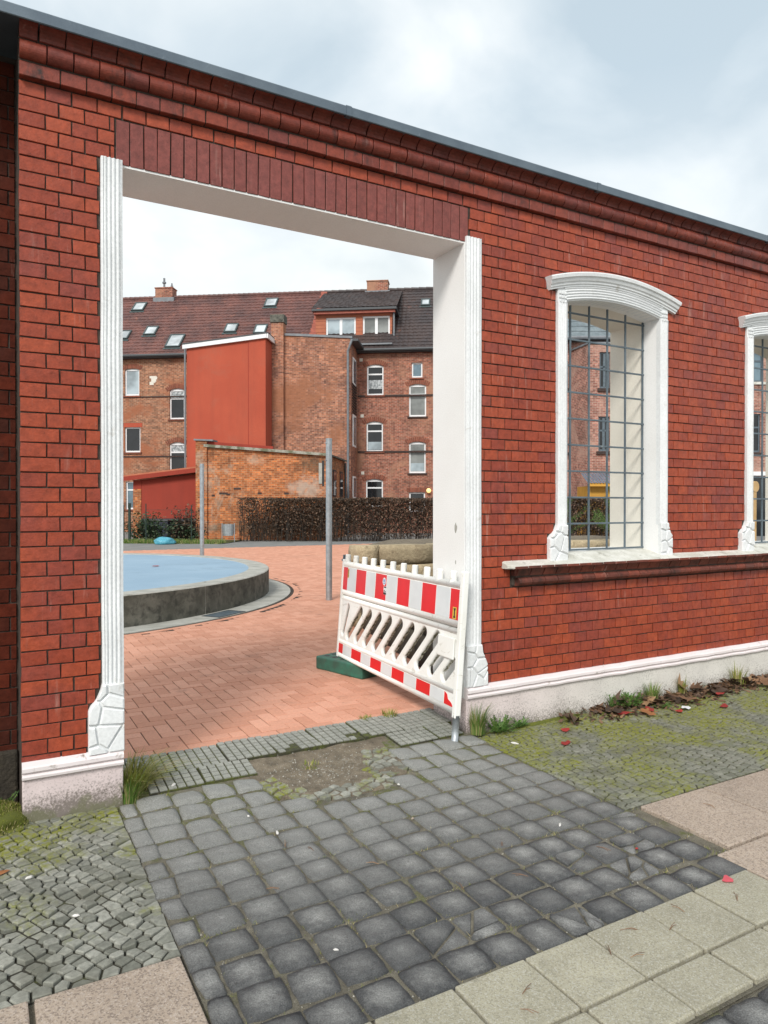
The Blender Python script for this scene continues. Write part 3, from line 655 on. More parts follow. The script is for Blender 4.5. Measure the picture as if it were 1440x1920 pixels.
# soldier course over the gate
pitch = (2.888 - .611) / 32
LB = variants(pitch - .006, .2315, 5, M['lintel'], 160)
for i in range(32):
    o = link('lintel_brick', random.choice(LB), wall); o.location = (.611 + pitch * (i + .5) + ru(-.001, .001), ru(-.003, -.0005), 3.4875); o.rotation_euler = (ru(-.006, .006), ru(-.006, .006), ru(-.008, .008)); o.scale = (ru(.97, 1.01), 1, 1)
# cornice: flat band, round moulding and hollow moulding, brick by brick
def moulded(prof, wd, m, seed):
    ZM = prof[0][1]; b = MB(); n = len(prof); c = .0025
    xs_ = [(-wd / 2, .0025), (-wd / 2 + c, 0), (wd / 2 - c, 0), (wd / 2, .0025)]
    path_ = [(lambda y, z, X=X, i=i: (X, y + (i if y < .04 else 0), z - ZM)) for X, i in xs_]
    return b.sweep(prof, path_).fix().mesh('brick', m, False)
bandp = [(.05, 3.688), (-.033, 3.688), (-.036, 3.691), (-.036, 3.754), (-.033, 3.758), (.05, 3.758)]
torp = [(.05, 3.768), (-.028, 3.768)] + [(-.034 - .044 * sin(pi * t / 14), 3.813 - .045 * cos(pi * t / 14)) for t in range(1, 14)] + [(-.028, 3.858), (.05, 3.858)]
cavp = [(.05, 3.866), (-.040, 3.866)] + [(-.045 - .072 * (1 - cos(pi / 2 * t / 5)), 3.870 + .05 * sin(pi / 2 * t / 5)) for t in range(0, 6)] + [(-.117, 3.928), (.05, 3.928)]
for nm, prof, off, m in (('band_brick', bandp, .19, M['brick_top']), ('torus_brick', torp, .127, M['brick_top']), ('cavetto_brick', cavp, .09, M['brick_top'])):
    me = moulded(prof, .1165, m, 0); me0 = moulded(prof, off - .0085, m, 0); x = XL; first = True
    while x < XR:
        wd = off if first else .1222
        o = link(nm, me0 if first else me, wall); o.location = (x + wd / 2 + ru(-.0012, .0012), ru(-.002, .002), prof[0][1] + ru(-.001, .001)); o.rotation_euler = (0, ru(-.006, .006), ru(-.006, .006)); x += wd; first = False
b = MB().box(XL + .002, XR, -.030, .06, 3.692, 3.752).box(XL + .002, XR, -.030, .06, 3.7525, 3.862).box(XL + .002, XR, -.036, .06, 3.8625, 3.93)
obj('mortar', b, M['mortar'], wall)
# sheet-metal coping in lengths
seams = [-1.25, -.15, 1.93, 4.0, 6.08, 8.1, XR + .1]
for i in range(len(seams) - 1):
    p = [(.46, 3.935), (-.120, 3.918), (-.124, 3.906), (-.133, 3.903), (-.137, 3.907), (-.138, 3.955), (-.132, 3.962), (.46, 3.985)]
    fr = [(lambda a, c, X=X: (X, a, c)) for X in (seams[i] + .0015, seams[i + 1] - .0015)]
    mb = MB().sweep(p, fr); fr2 = [(lambda a, c, X=X: (X, a - .003, c + (.003 if c > 3.93 else -.002))) for X in (seams[i + 1] - .035, seams[i + 1] - .0005)]
    if i < 5: mb.sweep(p[3:7] + [(-.10, 3.962), (-.10, 3.905)], fr2)
    obj('coping_sheet', mb.fix(), M['zinc'], wall)
# plinth
def plinth(x0, x1, dz, depth, zb):
    p = [(.02, .292 + dz), (-.006, .290 + dz), (-.040, .276 + dz), (-.047, .268 + dz), (-.047, .250 + dz), (-.036, .243 + dz), (-.030, .238 + dz), (-.040, .234 + dz), (-.046, .226 + dz), (-.044, .214 + dz), (-.032, .207 + dz), (-.026, .205 + dz), (.02, .205 + dz)]
    xs_ = [x0]; 
    while xs_[-1] + .11 < x1: xs_.append(xs_[-1] + .1)
    xs_.append(x1); wob = [ru(-.0022, .0022) for _ in xs_]
    fr = [(lambda a, c, X=X, w_=w_: (X, a + (w_ if a < 0 else 0), c + w_ * .8)) for X, w_ in zip(xs_, wob)]
    obj('plinth_moulding', MB().sweep(p, fr).fix(), M['plinth_trim'], wall)
    obj('plinth', MB().cbox(x0 + .001, x1, -.024, depth, zb, .206 + dz, .006), M['plinth'], wall)
plinth(XL + .004, G0 - .002, 0, .30, -.05); plinth(G1 - .004, XR, .046, .385, -.05)
# plaster linings of the gate
obj('gate_reveal', MB().box(G0 - .003, G0 + .004, .0, .372, .207, 3.365), M['reveal'], wall); obj('gate_reveal', MB().box(G1 - .0055, G1 + .004, .0, .386, .253, 3.365), M['reveal'], wall)
b = MB().box(G0 - .003, G1 + .008, .004, .374, 3.360, 3.374); obj('gate_soffit', b, M['reveal'], wall)
def reeds(x0, x1, n, y0, amp, flip=False):     # plan profile of a reeded moulding, front towards -Y
    f_ = .011; out = [(x0, .02), (x0, y0), (x0 + f_, y0 - .004), (x0 + f_, y0 + .004)]; wd = (x1 - x0 - 2 * f_) / n
    for i in range(n):
        a = x0 + f_ + wd * i
        for t in range(1, 6): out.append((a + wd * t / 6, y0 + .004 - amp * sin(pi * t / 6)))
        out.append((a + wd, y0 + .004))
    out[-1] = (x1 - f_, y0 + .004); out += [(x1 - f_, y0 - .004), (x1, y0), (x1, .02)]; return out
def rusticated(name, outline, n, seed, yb, parent):
    r = random.Random(seed); Mx = Matrix.Rotation(pi / 2, 4, 'X'); b = MB(); xs_ = [p[0] for p in outline]; zs = [p[1] for p in outline]
    b.prism(outline, -.02, -yb, .003, M=Mx); pts = []
    while len(pts) < n:
        q = (r.uniform(min(xs_), max(xs_)), r.uniform(min(zs), max(zs)))
        if all((q[0] - p[0]) ** 2 + (q[1] - p[1]) ** 2 > .0034 for p in pts) or r.random() < .02: pts.append(q)
    for c in voronoi(pts, outline, .009, .25):
        if len(c) > 2: b.prism(c, -yb - .001, -yb + .013, .007, M=Mx, tilt=(r.uniform(-.05, .05), r.uniform(-.05, .05)))
    return obj(name, b.fix(), M['white'], parent)
def jamb(parent, x0, x1, z0, z1, n, y0=-.020):
    zs = [z0 + (z1 - z0) * i / 14 for i in range(15)]; wob = [ru(-.0012, .0012) for _ in zs]
    return obj('jamb_moulding', MB().sweep(reeds(x0, x1, n, y0, .009), [(lambda a, c, Z=Z, q=q: (a + q, c, Z)) for Z, q in zip(zs, wob)]).fix(), M['white'], parent)
jamb(wall, .534, .6405, .625, 3.386, 4); jamb(wall, 2.8595, 2.987, .60, 3.404, 4)
rusticated('rusticated_foot', [(.641, .284), (.641, .64), (.534, .64), (.527, .61), (.508, .565), (.478, .53), (.466, .505), (.466, .284)], 9, 5, -.026, wall)
rusticated('rusticated_foot', [(2.859, .332), (3.034, .332), (3.034, .48), (3.022, .51), (2.998, .56), (2.988, .617), (2.859, .617)], 9, 8, -.026, wall)
# windows
SILLZ = 1.155
for c in WIN[:2]:
    win = empty('window_surround', (c, 0, 1.2), None, None); del_ = [win.pop(q) for q in ('label', 'category') if q in win]; win.parent = wall; win.matrix_parent_inverse = BASE[wall.name].inverted()
    jamb(win, c - .598, c - .5065, 1.42, 3.08, 4); jamb(win, c + .5065, c + .600, 1.42, 3.09, 4)
    rusticated('rusticated_foot', [(c - .5095, 1.15), (c - .5095, 1.43), (c - .60, 1.43), (c - .615, 1.40), (c - .66, 1.355), (c - .684, 1.33), (c - .684, 1.15)], 8, 11, -.026, win)
    rusticated('rusticated_foot', [(c + .5095, 1.15), (c + .645, 1.15), (c + .645, 1.33), (c + .62, 1.36), (c + .603, 1.40), (c + .598, 1.435), (c + .5095, 1.435)], 8, 14, -.026, win)
    pr = [(RA, .10), (RA, -.014)] 
    for i in range(5):
        for t in range(0, 5): pr.append((RA + .004 + (.100 / 5) * (i + t / 5), -.014 - .010 * sin(pi * t / 5)))
    pr += [(RA + .106, -.014), (RA + .106, .10)]
    def arc(aw, n): return [(lambda r, y, A=-aw + 2 * aw * i / n: (c + r * sin(A), y, ZC + r * cos(A))) for i in range(n + 1)]
    obj('archivolt', MB().sweep(pr, arc(math.asin(.512 / RA), 20)).fix(), M['white'], win)
    hp = [(2.302, .10), (2.302, -.027), (2.316, -.028), (2.318, -.036), (2.334, -.038), (2.338, -.047), (2.350, -.052), (2.362, -.054), (2.366, -.066), (2.388, -.070), (2.396, -.066), (2.406, .10)]
    obj('hood_moulding', MB().sweep(hp, arc(math.asin(.693 / 2.35), 24)).fix(), M['white'], win)
    for s_ in (-1, 1):
        b = MB(); xa, xb = sorted((c + s_ * .507, c + s_ * .599)); b.cbox(xa, xb, -.016, .08, 3.07, 3.185, .003)
        for i in range(3):
            for j in range(3): x_, z_ = xa + .020 + .026 * i, 3.085 + .030 * j; b.cbox(x_ - .009, x_ + .009, -.027, -.015, z_ - .011, z_ + .011, .004)
        obj('corner_block', b, M['white'], win)
    for nm, ya, yb, m in (('reveal', .0, .15, M['reveal']), ('inner_reveal', .1505, .512, M['cream'])):
        b = MB().box(c - .516, c - .508, ya, yb, 1.15, 3.2); b.box(c + .508, c + .516, ya, yb, 1.15, 3.2)
        b.sweep([(RA, ya), (RA, yb), (RA + .01, yb), (RA + .01, ya)], arc(math.asin(.509 / RA), 20)); obj(nm, b.fix(), m, win)
    obj('inner_sill', MB().box(c - .507, c + .507, .13, .512, 1.10, 1.214), M['white'], win)
    gr = empty('grille', (c, .15, 2), None, None); [gr.pop(q) for q in ('label', 'category') if q in gr]; gr.parent = win; gr.matrix_parent_inverse = Matrix.Identity(4)
    gr.parent = wall; gr.matrix_parent_inverse = BASE[wall.name].inverted()
    for dxx in (-.498, -.316, -.115, .085, .290, .494):
        x_ = c + dxx; zt = ZC + sqrt(RA * RA - dxx * dxx) + .004; obj('bar', MB().cbox(x_ - .0075, x_ + .0075, .144, .156, 1.222, zt, .002), M['iron'], gr)
    for z_ in [1.229 + .2045 * i for i in range(10)]:
        obj('bar', MB().cbox(c - .507, c + .507, .1425, .1535, z_ - .007, z_ + .007, .002), M['iron'], gr)
for cx_, cz_, sz_, sd2 in ((2.8575, 1.42, .035, 3), (2.8575, 1.18, .015, 4), (2.8575, .86, .012, 9)):      # chips in the paint of the right jamb
    rr = random.Random(sd2); b = MB(); n = 11; pl = [(.10 + sz_ * .45 * cos(2 * pi * i / n) * rr.uniform(.7, 1.2), cz_ + sz_ * sin(2 * pi * i / n) * rr.uniform(.7, 1.2)) for i in range(n)]
    b.add([(G1 - .0062, y, z) for y, z in pl], [tuple(range(n))]); obj('paint_chip', b, M['concrete'], wall)
# running sill
p = [(.158, 1.218), (.10, 1.210), (-.082, 1.158), (-.100, 1.150), (-.102, 1.137), (-.092, 1.131), (.05, 1.129), (.158, 1.129)]
xs_ = [3.185, 3.20, 3.215] + [3.215 + (XR - 3.215) * i / 60 for i in range(1, 61)]
fr = []
for i, X in enumerate(xs_):
    q = ru(-.003, .003); s_ = (.55, .85, 1)[i] if i < 3 else 1
    fr.append(lambda a, d, X=X, q=q, s_=s_: (X, a * (s_ if a < 0 else 1) + (q if a < 0 else 0), d + q * .5))
b = MB().sweep(p, fr).fix(); obj('sill_slab', b, M['sill'], wall)
sp = [(.05, 1.002), (-.012, 1.002)] + [(-.018 - .050 * sin(pi * t / 7), 1.036 - .034 * cos(pi * t / 7)) for t in range(1, 7)] + [(-.012, 1.070), (.05, 1.070)]
cp = [(.05, 1.077), (-.058, 1.077), (-.062, 1.084), (-.080, 1.118), (-.083, 1.127), (.05, 1.127)]
ep = [(.03, 1.1285), (-.098, 1.1285), (-.1065, 1.132), (-.1075, 1.146), (-.103, 1.1485), (.03, 1.1485)]
for nm, prof, x0 in (('sill_torus_brick', sp, 3.29), ('sill_cavetto_brick', cp, 3.265), ('sill_edge_brick', ep, 3.215)):
    me = moulded(prof, .1165, M['brick_sill'], 1); x = x0
    while x < XR: o = link(nm, me, wall); o.location = (x + .061 + ru(-.001, .001), ru(-.002, .002), prof[0][1] + ru(-.001, .001)); x += .1222
obj('mortar', MB().box(3.27, XR, -.008, .06, 1.006, 1.066).box(3.27, XR, -.05, .06, 1.0665, 1.1275), M['mortar'], wall)

# ================================================================== neighbouring wall, set back at the left
nb = empty('side_wall', (-.5, .4, 0), 'sooty brick wall with painted-in shade set back at the far left under the coping', 'wall')
obj('mortar', MB().box(-1.2, .21, .288, .5, -.05, 3.93), M['mortar'], nb)
SB = variants(.1165, .0672, 4, M['brick_soot_shade'], 200); z1 = 3.90; k = 0
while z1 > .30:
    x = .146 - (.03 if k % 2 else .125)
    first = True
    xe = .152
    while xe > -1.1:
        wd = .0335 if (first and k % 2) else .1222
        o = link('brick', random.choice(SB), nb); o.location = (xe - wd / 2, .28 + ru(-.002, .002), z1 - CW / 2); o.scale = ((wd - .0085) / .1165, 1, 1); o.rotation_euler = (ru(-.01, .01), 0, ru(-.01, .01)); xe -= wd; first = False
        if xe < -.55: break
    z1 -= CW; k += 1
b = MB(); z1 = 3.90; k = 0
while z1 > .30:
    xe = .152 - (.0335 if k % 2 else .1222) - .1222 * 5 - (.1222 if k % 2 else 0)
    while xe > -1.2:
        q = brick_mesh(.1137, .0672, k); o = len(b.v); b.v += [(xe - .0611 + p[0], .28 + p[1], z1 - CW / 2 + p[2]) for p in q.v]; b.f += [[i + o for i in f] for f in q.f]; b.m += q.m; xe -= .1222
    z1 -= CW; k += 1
obj('brickwork', b, M['brick_soot_shade'], nb, kind='stuff')
obj('footing', MB().cbox(-1.2, .152, .255, .45, -.05, .28, .012), M['stone_dark'], nb)
for o_ in (wall, nb): o_['kind'] = 'thing'
def thing(name, loc, label, cat, rz=0, group=None): return empty(name, loc, label, cat, rz, group)

# ================================================================== round raised play bed
ring = thing('raised_bed', (RC.x, RC.y, YARD), 'round raised bed of stained grey concrete with blue rubber top', 'raised bed')
RT_ = .474; nseg = 9
for i in range(nseg):
    a0, a1 = 2 * pi * (i + .62) / nseg, 2 * pi * (i + 1.62) / nseg - .0018; n = 18
    pr = [(4.42, YARD - .05), (RR, YARD - .05), (RR, RT_ - .012), (RR - .012, RT_), (4.43, RT_), (4.42, RT_ - .01)]
    def frm(A): return lambda r, z: (RC.x + r * cos(A), RC.y + r * sin(A), z)
    b = MB().sweep(pr, [frm(a0 + (a1 - a0) * k / n) for k in range(n + 1)]).fix()
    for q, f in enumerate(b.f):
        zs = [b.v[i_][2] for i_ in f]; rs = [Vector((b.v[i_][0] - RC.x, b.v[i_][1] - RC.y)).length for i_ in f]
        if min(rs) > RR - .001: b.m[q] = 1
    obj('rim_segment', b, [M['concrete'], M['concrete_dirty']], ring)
def annulus(r0, r1, z0, z1, n=96):
    return MB().sweep([(r0, z0), (r1, z0), (r1, z1), (r0, z1)], [(lambda r, z, A=2 * pi * k / n: (RC.x + r * cos(A), RC.y + r * sin(A), z)) for k in range(n + 1)], cap=False).fix()
b = MB(); n = 96; b.v = [(RC.x + 4.43 * cos(2 * pi * k / n), RC.y + 4.43 * sin(2 * pi * k / n), RT_ - .008) for k in range(n)]; b.f = [list(range(n))]; b.m = [0]
obj('rubber_surface', b, M['blue'], ring); obj('apron', annulus(RR + .002, 5.16, YARD - .05, YARD + .004), M['concrete'], ring)
# drain grating in the apron
gx_, gy_ = 2.90, 5.72
dr = thing('drain_grate', (gx_, gy_, YARD), 'dark slotted drain grate at the foot of the round concrete bed', 'drain')
ang = atan2(gy_ - RC.y, gx_ - RC.x) + pi / 2; R_ = Matrix.Translation((gx_, gy_, YARD + .006)) @ Matrix.Rotation(ang, 4, 'Z')
obj('frame', MB().box(-.30, .30, -.15, -.13, -.02, .004, 0, R_).box(-.30, .30, .13, .15, -.02, .004, 0, R_).box(-.30, -.28, -.13, .13, -.02, .004, 0, R_).box(.28, .30, -.13, .13, -.02, .004, 0, R_).box(-.28, .28, -.13, .13, -.02, -.001, 0, R_), M['gutter'], dr)
b = MB()
for i in range(14): b.box(-.265 + .038 * i, -.25 + .038 * i, -.128, .128, -.001, .004, 0, R_)
obj('bars', b, M['iron'], dr)
def blob(name, loc, r, m, label, cat, sq=.5, seed=0, kind=None):
    bm = bmesh.new(); bmesh.ops.create_icosphere(bm, subdivisions=3, radius=r); rr = random.Random(seed)
    from mathutils import noise as NZ
    for v in bm.verts: v.co *= 1 + .35 * NZ.noise(v.co / r * 1.4 + Vector((seed, 0, 0))); v.co.z *= sq
    me = bpy.data.meshes.new(name); bm.to_mesh(me); bm.free(); me.materials.append(m); [setattr(p, 'use_smooth', True) for p in me.polygons]
    o = link(name, me); o.location = loc; return tag(o, label, cat, kind=kind)
def petal(loc, size, m, label, cat, rz, seed, group=None, name='petal'):
    r = random.Random(seed); b = MB(); n = 9; ctr = (0, 0, size * .10); b.v.append(ctr)
    for i in range(n):
        a = 2 * pi * i / n; q = size * (.55 + r.uniform(-.16, .16)); b.v.append((q * cos(a), q * .62 * sin(a), size * r.uniform(.01, .12)))
    for i in range(n): b.f.append((0, 1 + i, 1 + (i + 1) % n)); b.m.append(0)
    o = link(name, b.mesh(name, m, True)); o.location = loc; o.rotation_euler = (0, 0, rz); return tag(o, label, cat, group)
petal((2.72, 9.36, RT_ + .0), .14, M['petal'], 'small red fallen petal lying on the blue rubber bed', 'petal', .4, 3)

# galvanised posts
for loc, h, lab in (((4.80, 6.36), 2.56, 'galvanised round steel post standing on the red paving right of the bed'), ((4.56, 13.05), 2.50, 'galvanised steel post standing behind the far rim of the round bed')):
    t = thing('steel_post', (*loc, YARD), lab, 'post', group='steel posts in the yard')
    x, y = loc
    obj('tube', MB().tube([(x, y, YARD - .02), (x, y, YARD + h)], .050, 20), M['galv'], t, smooth=False)
    obj('cap', MB().tube([(x, y, YARD + h), (x, y, YARD + h + .018)], .052, 20), M['galv'], t)
    b = MB()
    for hh in (h - .06, h - .33): b.tube([(x - .075, y - .02, YARD + hh), (x - .045, y - .02, YARD + hh)], .008, 8)
    obj('bolt', b, M['galv'], t)

# ================================================================== red and white traffic barrier leaning in the gate
P0, P1 = Vector((2.845, 1.93, 0)), Vector((2.716, -.135, 0)); BL = (P1 - P0).length; brz = atan2(P1.y - P0.y, P1.x - P0.x)
bar = thing('traffic_barrier', (P0.x, P0.y, .187), 'red and white striped plastic barrier with slanted slots leaning in the gateway', 'barrier', rz=brz); bar.rotation_euler = (-.075, 0, brz)
BM = BASE[bar.name]
def bpart(name, mb, m, smooth=False, kind=None):
    o = obj(name, mb, m, bar, smooth, local=True); BASE[o.name] = BM
    return o
H = .875; PL = BL - .05      # panel length, then the end post
# slotted plate by curve fill
cu = bpy.data.curves.new('slats', 'CURVE'); cu.dimensions = '2D'; cu.fill_mode = 'BOTH'; cu.extrude = .003; cu.bevel_depth = .013; cu.bevel_resolution = 2
def poly2(pts):
    s_ = cu.splines.new('POLY'); s_.points.add(len(pts) - 1); s_.use_cyclic_u = True
    for q, p in zip(s_.points, pts): q.co = (p[0], p[1], 0, 1)
z0, z1 = .166, .530
poly2([(0, z0), (PL, z0), (PL, z1), (0, z1)])
def slot(ax, az, bx, bz, r):
    d = Vector((bx - ax, bz - az)).normalized(); n_ = Vector((-d.y, d.x)); a0 = atan2(d.y, d.x); pts = []
    for t in range(9): a = a0 + pi / 2 + pi * t / 8; pts.append((ax + r * cos(a), az + r * sin(a)))
    for t in range(9): a = a0 - pi / 2 + pi * t / 8; pts.append((bx + r * cos(a), bz + r * sin(a)))
    poly2(pts)
zb, zt = z0 + .059, z1 - .056; slx = .25; pit = .188
for i in range(11):
    xb = .055 + pit * i - .06; r = .050
    if i == 0: slot(.066, zb + .01, .066 + .09, zt, r - .010)
    elif i <= 8: slot(xb, zb, xb + slx, zt, r)
    elif i == 9: slot(xb, zb, xb + slx * .52, zb + (zt - zb) * .52, r)
    else: slot(xb, zb, xb + slx * .42, zb + (zt - zb) * .42, r)
tmp = bpy.data.objects.new('slats', cu); COL.objects.link(tmp); bpy.context.view_layer.update()
me = bpy.data.meshes.new_from_object(tmp.evaluated_get(bpy.context.evaluated_depsgraph_get())); bpy.data.objects.remove(tmp)
me.transform(Matrix.Rotation(pi / 2, 4, 'X')); me.materials.clear(); me.materials.append(M['plastic']); me.name = 'slotted_panel'
o = link('slotted_panel', me, bar, True)
# grime on the lower lips of the slots
for i in range(1, 11):
    xb = .055 + pit * i - .06; f_ = 1 if i <= 8 else .52 if i == 9 else .42
    d = Vector((slx, zt - zb)).normalized(); n_ = Vector((d.y, -d.x)) * -1
    p0_ = Vector((xb, zb)); b = MB()
    pts = []
    for t in range(9):
        q = p0_ + Vector((slx, zt - zb)) * f_ * t / 8 + n_ * (.0352 + ru(-.005, .0012)); pts.append(q)
    for t in range(8):
        wv = .012 + .01 * rnd()
        ya, yb2 = ru(-.013, .002), ru(.0, .006); b.add([(pts[t].x, ya, pts[t].y), (pts[t + 1].x, yb2 - .009, pts[t + 1].y), (pts[t + 1].x, .016, pts[t + 1].y), (pts[t].x, .016, pts[t].y)], [(0, 1, 2, 3)])
    bpart('slot_grime', b, M['plastic_grime'])
def rail(z, r, yo=0, nm='rail'):
    bpart(nm, MB().tube([(0, yo, z), (PL, yo, z)], r, 12), M['plastic'], True)
rail(.0225, .023); rail(.150, .024); rail(.545, .024); rail(.597, .026); rail(H - .022, .026)
for nm, za, zb_ in (('lower_board', .040, .135), ('upper_board', .615, .832)):
    bpart(nm, MB().cbox(.004, PL, -.016, .016, za, zb_, .004), M['plastic'])
    x = 0; first = True; k = 0; edges = [0]
    sw = .2; xs_ = [.005, .10]; 
    while xs_[-1] < PL: xs_.append(xs_[-1] + sw)
    xs_[-1] = PL - .004
    for k in range(len(xs_) - 1):
        if xs_[k + 1] - xs_[k] < .02: continue
        red = k % 2 == 0; a, c_ = xs_[k] + (.0 if red else .008), xs_[k + 1] - (.0 if red else .008)
        pl_ = [(a, za + .006), (c_, za + .006), (c_, zb_ - .006), (a, zb_ - .006)]
        if nm == 'lower_board' and k == len(xs_) - 2: pl_ = [(a, za + .006), (c_, za + .006), (c_ - .02, za + .03), (a + .05, za + .045), (a + .035, zb_ - .02), (a, zb_ - .006)]
        bpart('reflective_stripe', MB().prism(pl_, .0161, .0176, 0, M=Matrix.Rotation(pi / 2, 4, 'X')), M['red_film'] if red else M['grey_film'])
# pegs
for i in range(11):
    x = .045 + (PL - .06) * i / 10.6
    bpart('peg', MB().tube([(x, 0, H - .03), (x, 0, H + .062)], .0245, 12).tube([(x, 0, H + .062), (x, 0, H + .068)], .0245, 12, r1=.018), M['plastic'])
bpart('end_cap', MB().cbox(-.028, .006, -.024, .024, .0, H + .02, .006), M['plastic']); bpart('hook', MB().cbox(-.062, -.02, -.02, .02, H + .0, H + .018, .003).cbox(-.05, -.034, -.014, .014, H + .018, H + .06, .003), M['iron'])
ep_ = bpart('end_post', MB().cbox(PL - .004, PL + .040, -.023, .023, -.02, H + .075, .007), M['plastic']); bpart('foot_pole', MB().tube([(PL + .022, 0, -.185), (PL + .022, 0, 0)], .0235, 16), M['galv'], True)
bpart('handle_panel', MB().cbox(PL - .235, PL - .02, -.029, -.02, .355, .500, .006), M['plastic'])
# stickers
def lab(x0, x1, za, zb_, m, dy=0): return MB().box(x0, x1, -.0190 - dy, -.0184 - dy, za, zb_)
bpart('sticker', lab(PL - .078, PL - .030, .625, .705, None), M['yellow'])
hg = [(0, 0), (1, 0), (.74, .25), (.62, .5), (.74, .75), (1, 1), (0, 1), (.26, .75), (.38, .5), (.26, .25)]
for x0_, z0_, sx_, sz_ in ((PL - .069, .633, .030, .064), (.113, .745, .016, .062)):
    v = [(x0_ + a * sx_, -.0196, z0_ + c_ * sz_) for a, c_ in hg]; b = MB().add(v, [(0, 1, 2, 3, 4, 5, 6, 7, 8, 9)]); b.box(x0_ + .3 * sx_, x0_ + .7 * sx_, -.0199, -.0193, z0_ + .36 * sz_, z0_ + .64 * sz_); bpart('sticker_mark', b, M['black'])
bpart('sticker', lab(.108, .134, .735, .816, None), M['yellow'])
b = MB(); b.v = [(.865 + .030 * cos(2 * pi * k / 14), -.0186, .772 + .032 * sin(2 * pi * k / 14)) for k in range(14)]; b.f = [list(range(14))]; b.m = [0]; bpart('sticker', b, M['sticker'])
b = MB()
for k in range(4): b.box(.845 + .011 * k, .851 + .011 * k, -.0194, -.0188, .768 - .008 * (k % 2), .790)
b.box(.848, .885, -.0194, -.0188, .752, .758); bpart('sticker_mark', b, M['sticker_blue'])
bpart('sticker', lab(.862, .912, .668, .735, None), M['sticker'])
bpart('sticker_mark', MB().box(.863, .911, -.0198, -.0192, .669, .686).box(.868, .906, -.0198, -.0192, .722, .733).box(.866, .874, -.0198, -.0192, .690, .700).box(.880, .887, -.0198, -.0192, .690, .708).box(.893, .905, -.0198, -.0192, .690, .697), M['black'])
# foot block under the far end
fb = thing('barrier_foot', (2.80, 1.78, YARD), 'dark green recycled plastic foot block under the barrier end', 'barrier foot', rz=atan2(1.475 - 2.045, 2.795 - 2.632))
b = MB().cbox(-.31, .31, -.05, .31, 0, .118, .012); o = obj('block', b, M['green_block'], fb, local=True)
b = MB()
for i in range(4):
    for j in range(2): b.tube([(-.24 + .11 * i, .03 + .09 * j, .1185), (-.24 + .11 * i, .03 + .09 * j, .1195)], .028, 12)
obj('socket', b, M['black'], fb, local=True)

# ================================================================== dry-stone bed with pines behind the wall
sb = thing('stone_bed', (6, 3.6, YARD), 'raised planting bed of rough yellowish sandstone blocks behind the gateway', 'stone wall', rz=-.10)
SBM = BASE[sb.name].copy()
def rock(x0, x1, y0, y1, z0, z1, seed, m, name='stone_block'):
    r = random.Random(seed); bm = bmesh.new(); bmesh.ops.create_cube(bm, size=1)
    bmesh.ops.subdivide_edges(bm, edges=list(bm.edges), cuts=2, use_grid_fill=True)
    for v in bm.verts:
        rr = [abs(c_) for c_ in v.co]; nn = sum(q > .49 for q in rr); k = 1 - .012 * max(0, nn - 1)
        v.co = Vector((x0 + (x1 - x0) * (v.co.x * k + .5), y0 + (y1 - y0) * (v.co.y * k + .5), z0 + (z1 - z0) * (v.co.z * (1 - .015 * max(0, nn - 1)) + .5))) + Vector([r.uniform(-.009, .009) for _ in range(3)])
    me = bpy.data.meshes.new(name); bm.to_mesh(me); bm.free(); me.materials.append(m); [setattr(p, 'use_smooth', True) for p in me.polygons]
    o = link(name, me, sb, True); return o
zc_ = 0; sd_ = 300
for row, hh in enumerate((.29, .25, .23, .25)):
    x = -2.02 + (.3 if row % 2 else 0); last = row == 3
    if row % 2: rock(-2.0, x - .01, 0, .34, zc_, zc_ + hh - .01, sd_ + 99 + row, M['sand'])
    while x < 3.6:
        wd = ru(.55, .95); 
        if last and x < -1.9: wd = .62
        sd_ += 1; rock(x, x + wd - .012, ru(-.02, .015), .34, zc_, zc_ + hh - .012, sd_, M['sand']); x += wd
    for j in range(0): sd_ += 1; rock(-2.02 + .66 * (.35 + .7 * j), -1.68 + .66 * (.35 + .7 * j), .35 + .7 * j, 1.03 + .7 * j, zc_, zc_ + hh - .012, sd_, M['sand'])
    zc_ += hh
obj('earth', MB().prism([(-1.95, .34), (3.6, .34), (3.6, 2.4), (-.5, 2.4)], 0, zc_ - .06), M['dirt'], sb, local=True)
zc_ = 0
for row, hh in enumerate((.30, .26)):      # the lower return that runs towards the gate
    y = -2.75
    while y < -.05:
        wd = min(ru(.42, .75), -.02 - y); sd_ += 1
        if wd > .12: rock(-1.98 + .14 * (y + wd) + .03 * row, -1.52 + .14 * (y + wd), y, y + wd - .014, zc_, zc_ + hh - .012, sd_, M['stone_dark'])
        y += wd
    zc_ += hh
obj('earth', MB().prism([(-1.85, -2.7), (2.5, -2.7), (2.5, 0), (-1.5, 0)], 0, zc_ - .05), M['dirt'], sb, local=True)
